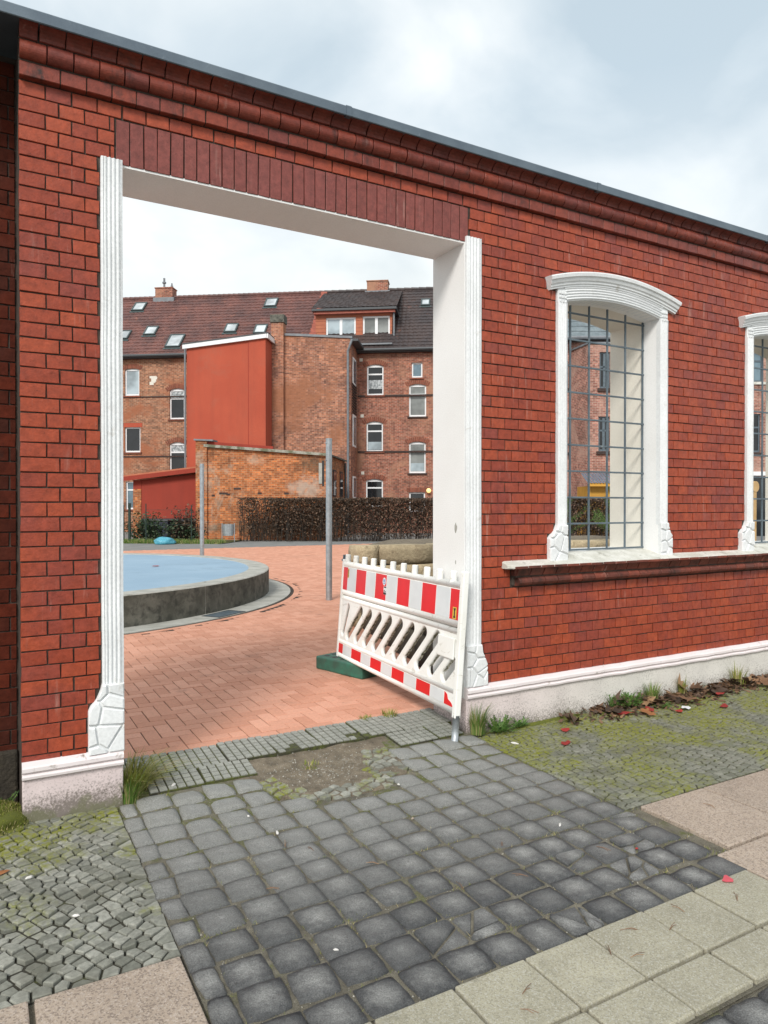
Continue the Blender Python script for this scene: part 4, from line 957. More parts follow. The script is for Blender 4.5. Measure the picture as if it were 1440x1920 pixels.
def pine(loc, h, seed, label):
    r = random.Random(seed); t = thing('pine_shrub', loc, label, 'pine shrub', group='low pine shrubs on the stone bed'); st = MB(); nd = MB()
    for k in range(26):
        a = r.uniform(0, 2 * pi); e_ = r.uniform(.35, 1.45); L_ = h * r.uniform(.6, 1.05); d = Vector((cos(a) * cos(e_), sin(a) * cos(e_), sin(e_)))
        pts = [Vector(loc) + d * L_ * q + Vector((0, 0, .10 * L_ * q * q)) for q in (0, .4, .75, 1)]; st.tube(pts, .008, 5, r1=.003)
        for q in range(9):
            f_ = .35 + .65 * q / 8; p = Vector(loc) + d * L_ * f_ + Vector((0, 0, .10 * L_ * f_ * f_))
            for _ in range(20):
                dd = (d * .55 + Vector((r.gauss(0, .6), r.gauss(0, .6), r.gauss(.15, .55)))).normalized(); ln = r.uniform(.06, .10); sdv = dd.cross(Vector((r.gauss(0, 1), r.gauss(0, 1), r.gauss(0, 1)))).normalized() * .0026
                nd.add([p - sdv, p + sdv, p + dd * ln], [(0, 1, 2)])
    obj('stem', st, M['twig'], t); obj('needles', nd, M['pine'], t, kind=None)
px_ = [(6.05, 4.0, .46, 'small low pine shrub on the stone bed at the left edge of the barred window'), (6.55, 4.25, .72, 'taller pine shrub at the back of the bed in the first barred window'), (7.05, 3.95, .55, 'broad low pine shrub at the front of the bed in the first barred window'), (7.55, 4.3, .78, 'pine shrub hidden partly by the right reveal of the first barred window'), (9.0, 4.0, .70, 'low pine shrub at the front of the bed in the second barred window'), (9.5, 4.5, .95, 'tall pine shrub at the back of the bed in the second barred window'), (10.1, 4.1, .85, 'pine shrub at the right edge of the second barred window')]
for i, (x, y, h, lb_) in enumerate(px_): pine((x, y, YARD + .95), h, 500 + i, lb_)
# ================================================================== BACKGROUND BUILDINGS
BA = radians(-35.8); BU, BN = Vector((cos(BA), sin(BA), 0)), Vector((-sin(BA), cos(BA), 0)); BO = C0 + FW * 40; BO.z = 0
def fac(px, py, v): p = plane_hit(px, py, BO + BN * v, BN); return (p - BO).dot(BU), p.z
def roofpt(px, py, ze, v0, tan_): 
    n_ = (Vector((0, 0, 1)) - BN * tan_); p = plane_hit(px, py, BO + BN * v0 + Vector((0, 0, ze)), n_); return (p - BO).dot(BU), (p - BO).dot(BN), p.z
def house(name, label, cat='house', loc=None): return thing(name, (BO.x, BO.y, 0) if loc is None else loc, label, cat, rz=BA)
def hp(name, mb, m, root, smooth=False, kind=None, par=None):
    o = obj(name, mb, m, par or root, smooth, local=True); BASE[o.name] = BASE[root.name]
    if par is not None: pass
    if kind: o['kind'] = kind
    return o
def holed(b, u0, u1, z0, z1, v, holes, depth=.14, mi=0):
    us = sorted({u0, u1, *[h[0] for h in holes], *[h[2] for h in holes]}); zs = sorted({z0, z1, *[h[1] for h in holes], *[h[3] for h in holes]})
    us = [q for q in us if u0 <= q <= u1]; zs = [q for q in zs if z0 <= q <= z1]
    for i in range(len(us) - 1):
        for j in range(len(zs) - 1):
            cu_, cz = (us[i] + us[i + 1]) / 2, (zs[j] + zs[j + 1]) / 2
            if any(h[0] < cu_ < h[2] and h[1] < cz < h[3] for h in holes): continue
            b.add([(us[i], v, zs[j]), (us[i + 1], v, zs[j]), (us[i + 1], v, zs[j + 1]), (us[i], v, zs[j + 1])], [(0, 1, 2, 3)], mi)
    for h in holes:
        a, c_, d, e_ = h[:4]; ri = h[4] if len(h) > 4 else 0; n = 8 if ri else 1; x_ = [a + (d - a) * i / n for i in range(n + 1)]
        top = [e_ - ri * ((q - (a + d) / 2) / ((d - a) / 2)) ** 2 for q in x_]
        for i in range(n):
            b.add([(x_[i], v, top[i]), (x_[i + 1], v, top[i + 1]), (x_[i + 1], v + depth, top[i + 1]), (x_[i], v + depth, top[i])], [(0, 1, 2, 3)], mi)
            if ri: b.add([(x_[i], v, top[i]), (x_[i + 1], v, top[i + 1]), (x_[i + 1], v, e_), (x_[i], v, e_)], [(0, 1, 2, 3)], mi)
        b.add([(a, v, c_), (a, v, top[0]), (a, v + depth, top[0]), (a, v + depth, c_)], [(0, 1, 2, 3)], mi); b.add([(d, v, c_), (d, v, top[-1]), (d, v + depth, top[-1]), (d, v + depth, c_)], [(0, 1, 2, 3)], mi)
        b.add([(a, v, c_), (d, v, c_), (d, v + depth, c_), (a, v + depth, c_)], [(0, 1, 2, 3)], mi)
    return b
def window(root, h, v, glass_, transom=.31, mull=0, lace=None, frame=M['upvc'], fw=.075):
    a, c_, d, e_ = h[:4]; ri = h[4] if len(h) > 4 else 0; y = v + .085
    b = MB().box(a, a + fw, y, y + .06, c_, e_).box(d - fw, d, y, y + .06, c_, e_).box(a + fw, d - fw, y, y + .06, c_, c_ + fw * 1.25).box(a + fw, d - fw, y, y + .06, e_ - fw - ri * .75, e_)
    zt = c_ + (e_ - c_) * (1 - transom)
    if transom: b.box(a + fw, d - fw, y - .004, y + .062, zt - fw * .55, zt + fw * .55)
    if mull: b.box((a + d) / 2 - fw * .8, (a + d) / 2 + fw * .8, y - .004, y + .062, c_ + fw, e_ - fw)
    w_ = hp('window', b, frame, root)
    if transom:
        hp('pane', MB().box(a + fw, d - fw, y + .03, y + .036, c_ + fw, zt - fw * .5), glass_, root, par=w_); hp('pane', MB().box(a + fw, d - fw, y + .03, y + .036, zt + fw * .5, e_ - fw * .6), lace or glass_, root, par=w_)
    else: hp('pane', MB().box(a + fw, d - fw, y + .03, y + .036, c_ + fw, e_ - fw * .6), glass_, root, par=w_)
    return w_
def sill_and_arch(root, h, v, arch=True, dark=False):
    a, c_, d, e_ = h[:4]; ri = h[4] if len(h) > 4 else .0
    hp('window_sill', MB().box(a - .09, d + .09, v - .07, v + .1, c_ - .09, c_ - .005), M['arch_dark'] if dark else M['arch'], root)
    if arch:
        b = MB(); n = 13; hw = (d - a) / 2; R = (hw * hw + ri * ri) / (2 * ri) if ri > .02 else 6.; cx = (a + d) / 2; cz = e_ - R; A = math.asin(min(.9, (hw + .12) / R))
        for i in range(n):
            t = -A + 2 * A * (i + .5) / n; Mx = Matrix.Translation((cx, v, cz)) @ Matrix.Rotation(t, 4, 'Y'); b.box(-A * R / n * .88, A * R / n * .88, -.012, .05, R + .012, R + .27, 0, Mx)
        hp('window_arch', b, M['arch'], root)
def rect(px0, py0, px1, py1, v, ri=0):
    a = fac(px0, py1, v); c_ = fac(px1, py0, v); a2 = fac(px0, py0, v); return (a[0], (fac(px0, py1, v)[1] + fac(px1, py1, v)[1]) / 2, c_[0], (a2[1] + c_[1]) / 2) + ((ri,) if ri else ())
def tiled_roof(name, u0, u1, v0, z0, run, tan_, m, root, uo=0, wave=.024, tw=.26, rowl=.335):
    sl = sqrt(1 + tan_ * tan_); rows = int(run * sl / rowl); b = MB(); n = int((u1 - u0) / tw * 4)
    for r in range(rows + 1):
        s0, s1 = r * rowl, min((r + 1) * rowl + .05, run * sl); o = len(b.v)
        for s_, up in ((s0, .035), (s1, .0)):
            for i in range(n + 1):
                u = u0 + (u1 - u0) * i / n; q = wave * (1 - abs(((i % 4) - 1.5)) / 1.5) + up + .006 * sin(r * 7.7 + (i // 4) * 3.1); vv = v0 + s_ / sl; zz = z0 + s_ / sl * tan_
                b.v.append((u + uo * s_ / sl, vv - q * tan_ / sl, zz + q / sl))
        for i in range(n): b.f.append((o + i, o + i + 1, o + n + 2 + i, o + n + 1 + i)); b.m.append(0)
        # front lip of the course
        o2 = len(b.v)
        for i in range(n + 1): q = b.v[o + i]; b.v.append((q[0], q[1] + .02, q[2] - .035))
        for i in range(n): b.f.append((o2 + i, o2 + i + 1, o + i + 1, o + i)); b.m.append(0)
    return hp(name, b, m, root, kind='stuff')
def rooflight(root, px, py, wpx, hpx, ze, v0, tan_):
    u, v, z = roofpt(px, py, ze, v0, tan_); k = 40.0 / F * (1 + v / 40); wd = wpx * k; ln = hpx * k * 1.75; Mx = Matrix.Translation((u, v, z)) @ Matrix.Rotation(math.atan(tan_), 4, 'X'); b = MB(); f_ = .08
    for q in ((-wd / 2, -wd / 2 + f_, -ln / 2, ln / 2), (wd / 2 - f_, wd / 2, -ln / 2, ln / 2), (-wd / 2 + f_, wd / 2 - f_, -ln / 2, -ln / 2 + f_), (-wd / 2 + f_, wd / 2 - f_, ln / 2 - f_, ln / 2)): b.box(q[0], q[1], q[2], q[3], -.02, .13, 0, Mx)
    b.box(-wd / 2 - .08, wd / 2 + .08, -ln / 2 - .16, -ln / 2, .0, .05, 0, Mx)
    w_ = hp('roof_window', b, M['skyl'], root); hp('pane', MB().box(-wd / 2 + f_, wd / 2 - f_, -ln / 2 + f_, ln / 2 - f_, .09, .10, 0, Mx), M['skyg'], root, par=w_)
def chimney(root, px0, px1, py0, py1, v, dep, m, pots=0, cap=True):
    a, zt = fac(px0, py0, v); d, zb_ = fac(px1, py1, v); c_ = hp('chimney', MB().box(a, d, v, v + dep, zb_ - .8, zt), m, root)
    hp('chimney_cap', MB().cbox(a - .04, d + .04, v - .04, v + dep + .04, zt, zt + .07, .01), M['concrete_dirty'] if cap else m, root, par=c_); hp('flashing', MB().box(a - .12, d + .12, v - .06, v + dep + .06, zb_ - .9, zb_ + .02), M['pipe'], root, par=c_)
    for i in range(pots): u = a + (d - a) * (.4 + .45 * i); hp('flue', MB().tube([(u, v + dep / 2, zt), (u, v + dep / 2, zt + .75 - .35 * i)], .07 - .02 * i, 8).tube([(u, v + dep / 2, zt + .42 - .25 * i), (u, v + dep / 2, zt + .50 - .25 * i)], .13 - .04 * i, 8), M['pipe'], root, par=c_)
TL = 1.0; EV, EZ = -.32, 10.30
rg = roofpt(400, 556, EZ, EV, TL); RUN = rg[1] - EV
US = fac(578, 600, EV)[0]
# ---- left house
hl = house('apartment_house', 'long brick house with brown tiled roof, many roof windows and white windows at left')
UL = -24.0; wins = [rect(234, 691, 261, 742, 0, .07), rect(318, 728, 346, 786, 0, .12), rect(234, 801, 263, 848, 0), rect(318, 829, 347, 886, 0, .12), rect(236, 903, 252, 955, 0)]
u_, z_ = fac(346, 700, 0); b = holed(MB(), UL, US, 0, 10.15, 0, wins); b.box(UL, US, .3, 9.5, 0, 10.1); hp('facade', b, M['house_l'], hl)
gl = (M['g_sky'], M['g_dark'], M['g_dark'], M['g_dark'], M['g_blue']); lc = (None, M['g_lace'], None, M['g_lace'], None)
for i, h in enumerate(wins): window(hl, h, 0, gl[i], (0, .33, 0, .33, .3)[i], lace=lc[i]); sill_and_arch(hl, h, 0, i != 4)
h = wins[2]; hp('lintel_patch', MB().box(h[0] - .05, h[2] + .12, -.013, .02, h[3], h[3] + .24), M['render_red'], hl)
for py in (744, 856): z_ = fac(290, py, 0)[1]; hp('string_course', MB().box(UL, US, -.035, .02, z_ - .035, z_ + .035), M['arch_dark'], hl)
a = fac(279, 722, 0); d = fac(295, 705, 0); b = MB()
for i in range(8):
    z_ = a[1] + (d[1] - a[1]) * i / 8; o_ = (.18 if i > 4 else 0, 0, .1, .16, .14, .2, .22, .18)[i]; b.box(a[0] + .05 + (.1 if 2 < i < 6 else 0) * 1, a[0] + .30 + o_, -.006, .02, z_, z_ + .06)
hp('whitewash_patch', b, M['cream'], hl)
tiled_roof('roof_tiles', UL, US, EV, EZ, RUN, TL, M['tiles_l'], hl)
hp('gutter', MB().tube([(UL, EV - .07, EZ - .02), (US, EV - .07, EZ - .02)], .085, 8), M['gutter'], hl); hp('soffit_board', MB().box(UL, US, EV, .02, EZ - .14, EZ - .08), M['gutter'], hl)
b = MB(); n = 60
for i in range(n): u = UL + (US - UL) * i / n; b.tube([(u, EV + RUN, EZ + RUN + .03), (u + (US - UL) / n + .05, EV + RUN, EZ + RUN + .0)], .13, 8)
hp('ridge_tiles', b, M['tiles_l'], hl)
hp('back_slope', MB().add([(UL, EV + RUN, EZ + RUN), (US, EV + RUN, EZ + RUN), (US, EV + 2 * RUN, EZ), (UL, EV + 2 * RUN, EZ)], [(0, 1, 2, 3)]), M['tiles_l'], hl)
for px, py in ((262, 577), (284, 622), (233, 630), (329, 641), (434, 617), (489, 619), (509, 569)): rooflight(hl, px, py, 24 if py != 641 else 30, 17 if py != 641 else 25, EZ, EV, TL)
chimney(hl, 291, 323, 541, 558, EV + RUN - .3, .7, M['house'], 2, False)
b = MB(); n = 14       # stepped tiles on the verge between the two roofs
for i in range(n): t = i / n; b.box(US - .16, US + .22, EV + RUN * t, EV + RUN * (t + 1 / n) + .05, EZ + RUN * t + .05, EZ + RUN * t + .16 + RUN / n * .4)
hp('verge_tiles', b, M['tile_red'], hl)
# ---- right house
hr_ = house('apartment_house', 'brick house with dark tiled roof, wide dormer and arched white windows at right'); U1 = 14.0
wr = [rect(688, 683, 719, 741, 0, .12), rect(772, 680, 792, 708, 0), rect(767, 720, 799, 781, 0, .10), rect(687, 790, 718, 847, 0, .12), rect(767, 828, 798, 887, 0, .10), rect(686, 898, 718, 950, 0, .10), rect(767, 923, 797, 960, 0)]
b = holed(MB(), US + .02, U1, 0, 10.15, 0, wr); b.box(US + .02, U1, .3, 9.5, 0, 10.1); hp('facade', b, M['house'], hr_)
gl = (M['g_dark'], M['g_blue'], M['g_grey'], M['g_dark'], M['g_grey'], M['g_dark'], M['g_dark'])
for i, h in enumerate(wr): window(hr_, h, 0, gl[i], 0 if i in (1, 6) else .32); sill_and_arch(hr_, h, 0, i != 1, i in (2, 4))
for i, f_ in ((0, .5), (3, .33), (4, .32)):     # curtains inside
    h = wr[i]; hp('curtain', MB().box(h[0] + .09, h[2] - .09, .104, .108, h[1] + .12 + (.25 if i == 0 else 0), h[1] + (h[3] - h[1]) * f_), M['g_lace'] if i == 0 else M['g_sky'], hr_)
for py in (742, 847): z_ = fac(740, py, 0)[1]; hp('string_course', MB().box(fac(671, 700, 0)[0], U1, -.05, .02, z_ - .05, z_ + .05), M['arch_dark'], hr_)
for px, py in ((677, 675), (679, 780), (680, 887)): u, z_ = fac(px, py, 0); hp('vent', MB().cbox(u - .09, u + .09, -.03, .02, z_ - .09, z_ + .09, .01), M['cream'], hr_)
u, z_ = fac(804, 920, 0); bm = bmesh.new(); bmesh.ops.create_uvsphere(bm, u_segments=16, v_segments=10, radius=.13); bm.transform(Matrix.Translation((u, -.14, z_))); b = MB(); bm.verts.index_update(); b.add([q.co for q in bm.verts], [[q.index for q in f.verts] for f in bm.faces]); bm.free()
ml, t_, pb = mat('lit_wall_lamp'); pb.inputs['Base Color'].default_value = (.8, .6, .25, 1); pb.inputs['Emission Color'].default_value = (1, .72, .28, 1); pb.inputs['Emission Strength'].default_value = .55
hp('wall_lamp', b, ml, hr_, True)
tiled_roof('roof_tiles', US + .1, U1, EV, EZ, RUN, TL, M['tiles_r'], hr_)
hp('gutter', MB().tube([(US + 2, EV - .07, EZ - .02), (U1, EV - .07, EZ - .02)], .085, 8), M['gutter'], hr_); hp('soffit_board', MB().box(US + .1, U1, EV, .02, EZ - .14, EZ - .08), M['gutter'], hr_)
b = MB(); n = 40
for i in range(n): u = US + (U1 - US) * i / n; b.tube([(u, EV + RUN, EZ + RUN + .03), (u + (U1 - US) / n + .05, EV + RUN, EZ + RUN)], .13, 8)
hp('ridge_tiles', b, M['tiles_r'], hr_); hp('back_slope', MB().add([(US, EV + RUN, EZ + RUN), (U1, EV + RUN, EZ + RUN), (U1, EV + 2 * RUN, EZ), (US, EV + 2 * RUN, EZ)], [(0, 1, 2, 3)]), M['tiles_r'], hr_)
rooflight(hr_, 798, 569, 17, 13, EZ, EV, TL); chimney(hr_, 688, 727, 528, 545, EV + RUN - .35, .8, M['house'], 0, False)
# dormer with two wide windows
dv = .75; DA, DZ0 = fac(592, 641, dv); DB, DZ1 = fac(735, 582, dv); dws = [rect(611, 595, 667, 634, dv), rect(680, 592, 733, 636, dv)]
dws[1] = (dws[1][0], dws[1][1], min(dws[1][2], DB - .12), dws[1][3])
dm = hp('dormer', holed(MB(), DA, DB, DZ0 - .35, DZ1, dv, dws).box(DA, DB, dv + .2, EV + RUN - 1.0, DZ0 - .35, DZ1 - .02), M['clad'], hr_)
b = MB(); k = 0
z_ = DZ0 - .3
while z_ < DZ1 - .1:
    for a_, c_ in ((DA, dws[0][0]), (dws[0][2], dws[1][0]), (dws[1][2], DB)): b.box(a_, c_, dv - .014, dv - .002, z_, z_ + .012)
    z_ += .21
hp('cladding_joint', b, M['tile_red'], hr_, par=dm)
for h in dws: window(hr_, h, dv, M['g_sky'] if h is dws[0] else M['g_grey'], 0, 1, fw=.10)
a, z_ = fac(584, 578, dv - .4); hp('dormer_roof', MB().cbox(a, DB + .30, dv - .42, EV + RUN - 1.0, DZ1 - .02, DZ1 + .12, .02), M['gutter'], hr_, par=dm)
hp('dormer_fascia', MB().box(a + .1, DB + .2, dv - .30, dv - .02, DZ1 - .16, DZ1 - .025), M['tile_red'], hr_, par=dm)
tiled_roof('dormer_tiles', a, DB + .32, dv - .35, DZ1 + .16, EV + RUN - dv + .1, (EZ + RUN - DZ1 - .15) / (EV + RUN - dv + .35), M['tiles_r'], hr_)
u = DB + .12; hp('downpipe', MB().tube([(u, dv - .25, DZ1 - .02), (u, dv - .1, DZ1 - .25), (u, dv - .08, DZ0 - .1), (u - .1, dv - .2, DZ0 - .3)], .055, 8), M['pipe'], hr_)
b = MB().box(DA + 1.2, DB + .1, EV + .15, dv - .02, DZ0 - .45, DZ0 - .36); hp('dormer_flashing', b, M['pipe'], hr_)
# ---- stair wing of raw brick with chimney
wv = -2.45; wg = house('brick_wing', 'windowless yellowish brick wing with flat roof and tall chimney between the houses', 'building extension')
WA, _ = fac(508, 700, wv); WB, WZ = fac(657, 634, wv); WZ0 = fac(530, 627, wv)[1]
b = MB().add([(WA, wv, 0), (WB, wv, 0), (WB, wv, WZ), (WA, wv, WZ0)], [(0, 1, 2, 3)])
sw_ = [(-2.0, 8.0, -1.15, 9.6), (-2.0, 4.9, -1.15, 6.5), (-2.0, 1.8, -1.15, 3.4)]
# side wall with slit windows facing right
us = [wv, -.02]; b.add([(WB, wv, 0), (WB, 0, 0), (WB, 0, WZ - .05), (WB, wv, WZ)], [(0, 1, 2, 3)]); b.add([(WA, wv, WZ0), (WB, wv, WZ), (WB, 0, WZ - .05), (WA, 0, WZ0)], [(0, 1, 2, 3)])
hp('wall', b, M['wing'], wg)
for i, (py0, py1) in enumerate(((672, 722), (778, 838), (893, 935))):
    z0_, z1_ = fac(662, py1, -1.4)[1], fac(662, py0, -1.4)[1]; b = MB().box(WB + .001, WB + .05, -1.75, -.75, z0_, z1_); w_ = hp('window', b, M['upvc'], wg); hp('pane', MB().box(WB + .045, WB + .055, -1.66, -.84, z0_ + .1, z1_ - .1), M['g_blue'], wg, par=w_)
z_ = fac(662, 745, -1.3)[1]; b = MB()
for i in range(11): b.box(WB, WB + .05, -1.9, -.5, z_ - .9 + .15 * i, z_ - .82 + .15 * i)
hp('brick_bands', b, M['arch_dark'], wg)
hp('roof_edge', MB().add([(WA, wv - .06, WZ0 - .02), (WB + .1, wv - .06, WZ - .02), (WB + .1, wv - .06, WZ + .10), (WA, wv - .06, WZ0 + .10), (WA, .1, WZ0 - .02), (WB + .1, .1, WZ - .02), (WB + .1, .1, WZ + .1), (WA, .1, WZ0 + .1)], [(0, 1, 2, 3), (3, 2, 6, 7), (1, 5, 6, 2), (0, 4, 5, 1), (0, 3, 7, 4), (4, 7, 6, 5)]), M['pipe'], wg)
hp('eave', MB().box(WB, WB + .42, wv - .05, 0, WZ - .16, WZ - .04), M['gutter'], wg)
hp('downpipe', MB().tube([(WB + .1, wv - .1, WZ - .1), (WB + .02, wv - .14, WZ - .35), (WB - .12, wv - .10, WZ - .7), (WB - .12, wv - .08, 3.0), (WB - .12, wv - .08, 0)], .065, 8), M['pipe'], wg)
ca, cz_ = fac(508, 589, wv - .3); cb_ = fac(531, 589, wv - .3)[0]
ch = hp('chimney', MB().box(ca, cb_, wv - .28, wv + .3, 0, cz_), M['wing'], wg); hp('chimney_top', MB().cbox(ca - .05, cb_ + .05, wv - .34, wv + .36, cz_ - .45, cz_ - .02, .02), M['concrete_dirty'], wg, par=ch)
# ---- orange rendered block with mono-pitch roof
ov = -3.9; ob = house('rendered_annex', 'tall windowless annex in orange red render with white edged sloping roof', 'annex')
OA, OZA = fac(350, 650, ov); OB, OZB = fac(498, 630, ov); b = MB().add([(OA, ov, 0), (OB, ov, 0), (OB, ov, OZB), (OA, ov, OZA)], [(0, 1, 2, 3)])
od = -2.5; b.add([(OB, ov, 0), (OB, od, 0), (OB, od, OZB - .05), (OB, ov, OZB)], [(0, 1, 2, 3)]); b.add([(OA, ov, 0), (OA, 0, 0), (OA, 0, OZA), (OA, ov, OZA)], [(0, 1, 2, 3)]); b.add([(OA, ov, OZA), (OB, ov, OZB), (OB, od, OZB), (OA, 0, OZA)], [(0, 1, 2, 3)])
hp('wall', b, M['render_red'], ob)
u = fac(466, 700, ov)[0]; hp('render_joint', MB().box(u - .02, u + .02, ov - .012, ov, 3.5, OZB - .3), M['render_dark'], ob); hp('joint_panel', MB().box(u + .02, OB, ov - .016, ov - .004, 3.2, OZB - .17), M['render_red'], ob)
dzr = OZB - OZA; L0, L1 = OA - .18, OB + .1; za_ = OZA - .18 * dzr / (OB - OA); zb_ = OZB + .1 * dzr / (OB - OA)
def slope_box(u0, u1, v0, v1, z0, z1, t): return MB().add([(u0, v0, z0), (u1, v0, z1), (u1, v1, z1), (u0, v1, z0), (u0, v0, z0 + t), (u1, v0, z1 + t), (u1, v1, z1 + t), (u0, v1, z0 + t)], [(0, 1, 2, 3), (7, 6, 5, 4), (0, 4, 5, 1), (1, 5, 6, 2), (2, 6, 7, 3), (3, 7, 4, 0)])
hp('fascia', slope_box(L0, L1, ov - .14, ov - .02, za_ - .12, zb_ - .12, .22), M['upvc'], ob); hp('fascia', MB().box(L1 - .02, L1 + .06, ov - .14, od, zb_ - .14, zb_ + .1), M['upvc'], ob); hp('roof', slope_box(L0, L1 + .06, ov - .16, od, za_ + .1, zb_ + .1, .06), M['gutter'], ob)
hp('downpipe', MB().tube([(OA - .06, ov - .08, OZA - .1), (OA - .06, ov - .08, 3)], .05, 8), M['pipe'], ob)
# ---- old brick outbuilding
def local_patch(m, cx, cz, rx, rz, colr, sc=2.2):
    t = m.node_tree; k = T(t); b = t.nodes['Principled BSDF']; o = k.objc(); s_ = k.n('ShaderNodeSeparateXYZ'); k.l(o, s_.inputs[0]); old = b.inputs['Base Color'].links[0].from_socket
    d = k.math('SQRT', k.math('ADD', k.math('POWER', k.math('DIVIDE', k.math('SUBTRACT', s_.outputs[0], cx), rx), 2), k.math('POWER', k.math('DIVIDE', k.math('SUBTRACT', s_.outputs[2], cz), rz), 2)))
    f = k.math('ADD', k.ramp(d, .2, 1.2, .9, 0), k.math('MULTIPLY', k.math('SUBTRACT', k.noise(o, sc, 6, .7, .4), .5), 1.7)); k.val(k.mix(k.ramp(f, .38, .85, 0, .68), old, colr), b.inputs['Base Color'])
bv = -8.9
for px, py, rx, rz, c_ in ((575, 915, 1.3, .7, (.42, .36, .30)), (478, 862, .6, .4, (.46, .33, .24)), (590, 868, 1.1, .6, (.05, .045, .03)), (470, 990, 4.5, .45, (.10, .07, .04))):
    q_ = fac(px, py, bv); local_patch(M['shed_brick'], q_[0], q_[1], rx, rz, c_)
sh = house('brick_outbuilding', 'old patched orange brick outbuilding with sloping mossy roof edge', 'outbuilding')
SA, SZA = fac(386, 836, bv); SB_, SZB = fac(613, 853, bv); b = MB().add([(SA, bv, 0), (SB_, bv, 0), (SB_, bv, SZB), (SA, bv, SZA)], [(0, 1, 2, 3)])
ru_, rz_ = fac(660, 868, bv); SD = bv + 4.6
b.add([(SB_, bv, 0), (SB_ + .02, SD, 0), (SB_ + .02, SD, SZB), (SB_, bv, SZB)], [(0, 1, 2, 3)]); b.add([(SA, bv, 0), (SA, SD, 0), (SA, SD, SZA), (SA, bv, SZA)], [(0, 1, 2, 3)])
hp('wall', b, M['shed_brick'], sh)
hp('roof', slope_box(SA - .05, SB_ + .14, bv - .10, SD, SZA - .01, SZB - .02, .07), M['concrete_dirty'], sh); 
hp('roof_edge', slope_box(SA - .05, SB_ + .14, bv - .15, bv - .101, SZA - .05, SZB - .06, .12), simple('mossy_board', (.33, .32, .27), (.13, .135, .085), .9, 3, .42, .58, fine=.2, fscale=30), sh)
um = fac(512, 845, bv)[0]; f_ = (um - SA) / (SB_ - SA); zm = SZA + (SZB - SZA) * f_; hp('red_flashing', slope_box(SA + .02, um, bv - .02, bv + .1, SZA + .07, zm + .07, .13), M['render_dark'], sh)
pa, pz = fac(367, 826, bv - .1); pb_ = fac(388, 826, bv - .1)[0]; hp('corner_pillar', MB().box(pa, pb_, bv - .12, bv + .4, 0, pz), M['shed_brick'], sh); hp('pillar_cap', slope_box(pa - .06, pb_ + .3, bv - .2, bv + .45, pz, pz - .04, .07), M['pipe'], sh)
a = fac(598, 907, bv); d = fac(604, 868, bv); hp('slit_board', MB().box(a[0], d[0], bv - .04, bv + .03, a[1], d[1]), M['concrete'], sh); hp('slit_opening', MB().box(d[0], d[0] + .09, bv - .012, bv + .02, a[1] - .1, d[1] + .1), M['g_dark'], sh)
for px, py, w_ in ((419, 925, .5), (428, 927, .22), (487, 925, .24), (537, 925, .26), (400, 929, .18), (445, 916, .4)):
    u, z_ = fac(px, py, bv); hp('putlog_hole', MB().box(u - w_ * .4, u + w_ * .4, bv - .006, bv + .02, z_ - .05, z_ + .04), M['arch_dark'], sh)
for vv in (1.3, 3.1):
    z0_ = 2.0; b = MB().box(SB_ - .01, SB_ + .05, bv + vv, bv + vv + .8, z0_, z0_ + 1.25); w_ = hp('window', b, M['arch_dark'], sh); hp('pane', MB().box(SB_ + .045, SB_ + .056, bv + vv + .08, bv + vv + .72, z0_ + .08, z0_ + 1.17), M['g_dark'], sh, par=w_)
hp('downpipe', MB().tube([(ru_ * 0 + SB_ + .1, SD - .3, SZB - .1), (SB_ + .1, SD - .3, 0)], .05, 8), M['gutter'], sh)
# ---- low red shed
rv = -7.6; rs = house('red_shed', 'low red rendered shed with sloping roof beside the old outbuilding', 'shed')
RA_, RZA = fac(250, 900, rv); RB_, RZB = fac(370, 888, rv); RX = fac(265, 900, rv)[0]
hp('wall', MB().add([(RX, rv, .95), (RB_ + .4, rv, .95), (RB_ + .4, rv, RZB), (RX, rv, RZA)], [(0, 1, 2, 3)]).add([(RX - .02, rv, 0), (RX - .02, rv + 3, 0), (RX - .02, rv + 3, RZA), (RX - .02, rv, RZA)], [(0, 1, 2, 3)]), M['render_dark'], rs)
hp('niche', MB().box(RX, RB_ + .4, rv + .5, rv + .6, 0, 1.2).box(RX, RB_ + .4, rv, rv + .5, .93, 1.0), M['bin'], rs)
hp('lintel_board', MB().box(RX, RB_ + .4, rv - .03, rv + .05, .86, .98), M['gutter'], rs)
zt_ = fac(258, 917, rv)[1]; hp('brick_pillar', MB().box(RA_, RX, rv - .03, rv + .4, 0, zt_), M['shed_brick'], rs); hp('wall_head', MB().box(RA_, RX, rv - .02, rv + .4, zt_, RZA), M['render_dark'], rs)
hp('roof', slope_box(fac(233, 897, rv)[0], RB_ + .1, rv - .3, rv + 3, fac(233, 897, rv - .3)[1], fac(370, 880, rv - .3)[1], .14), M['clad'], rs); hp('roof_edge', slope_box(fac(233, 897, rv)[0], RB_ + .1, rv - .34, rv - .301, fac(233, 900, rv - .3)[1] - .06, fac(370, 883, rv - .3)[1] - .06, .20), M['render_dark'], rs)
t = thing('waste_bin', (0, 0, 0), 'dark blue wheeled bin in the niche under the red shed', 'bin'); u0, zz = fac(300, 1000, rv - .1); p = BO + BU * u0 + BN * (rv - .35); t.location = p; BASE[t.name] = Matrix.Translation(p)
RM = Matrix.Translation((p.x, p.y, 0)) @ Matrix.Rotation(BA, 4, 'Z'); obj('body', MB().cbox(-.62, .62, -.3, .3, .15, .86, .04, 0, RM), M['bin'], t); obj('lid', MB().cbox(-.66, .66, -.34, .3, .86, .93, .02, 0, RM), M['gutter'], t); obj('wheel', MB().tube([RM @ Vector((-.5, -.3, .08)), RM @ Vector((-.5, -.22, .08))], .08, 10).tube([RM @ Vector((.5, -.3, .08)), RM @ Vector((.5, -.22, .08))], .08, 10), M['black'], t)

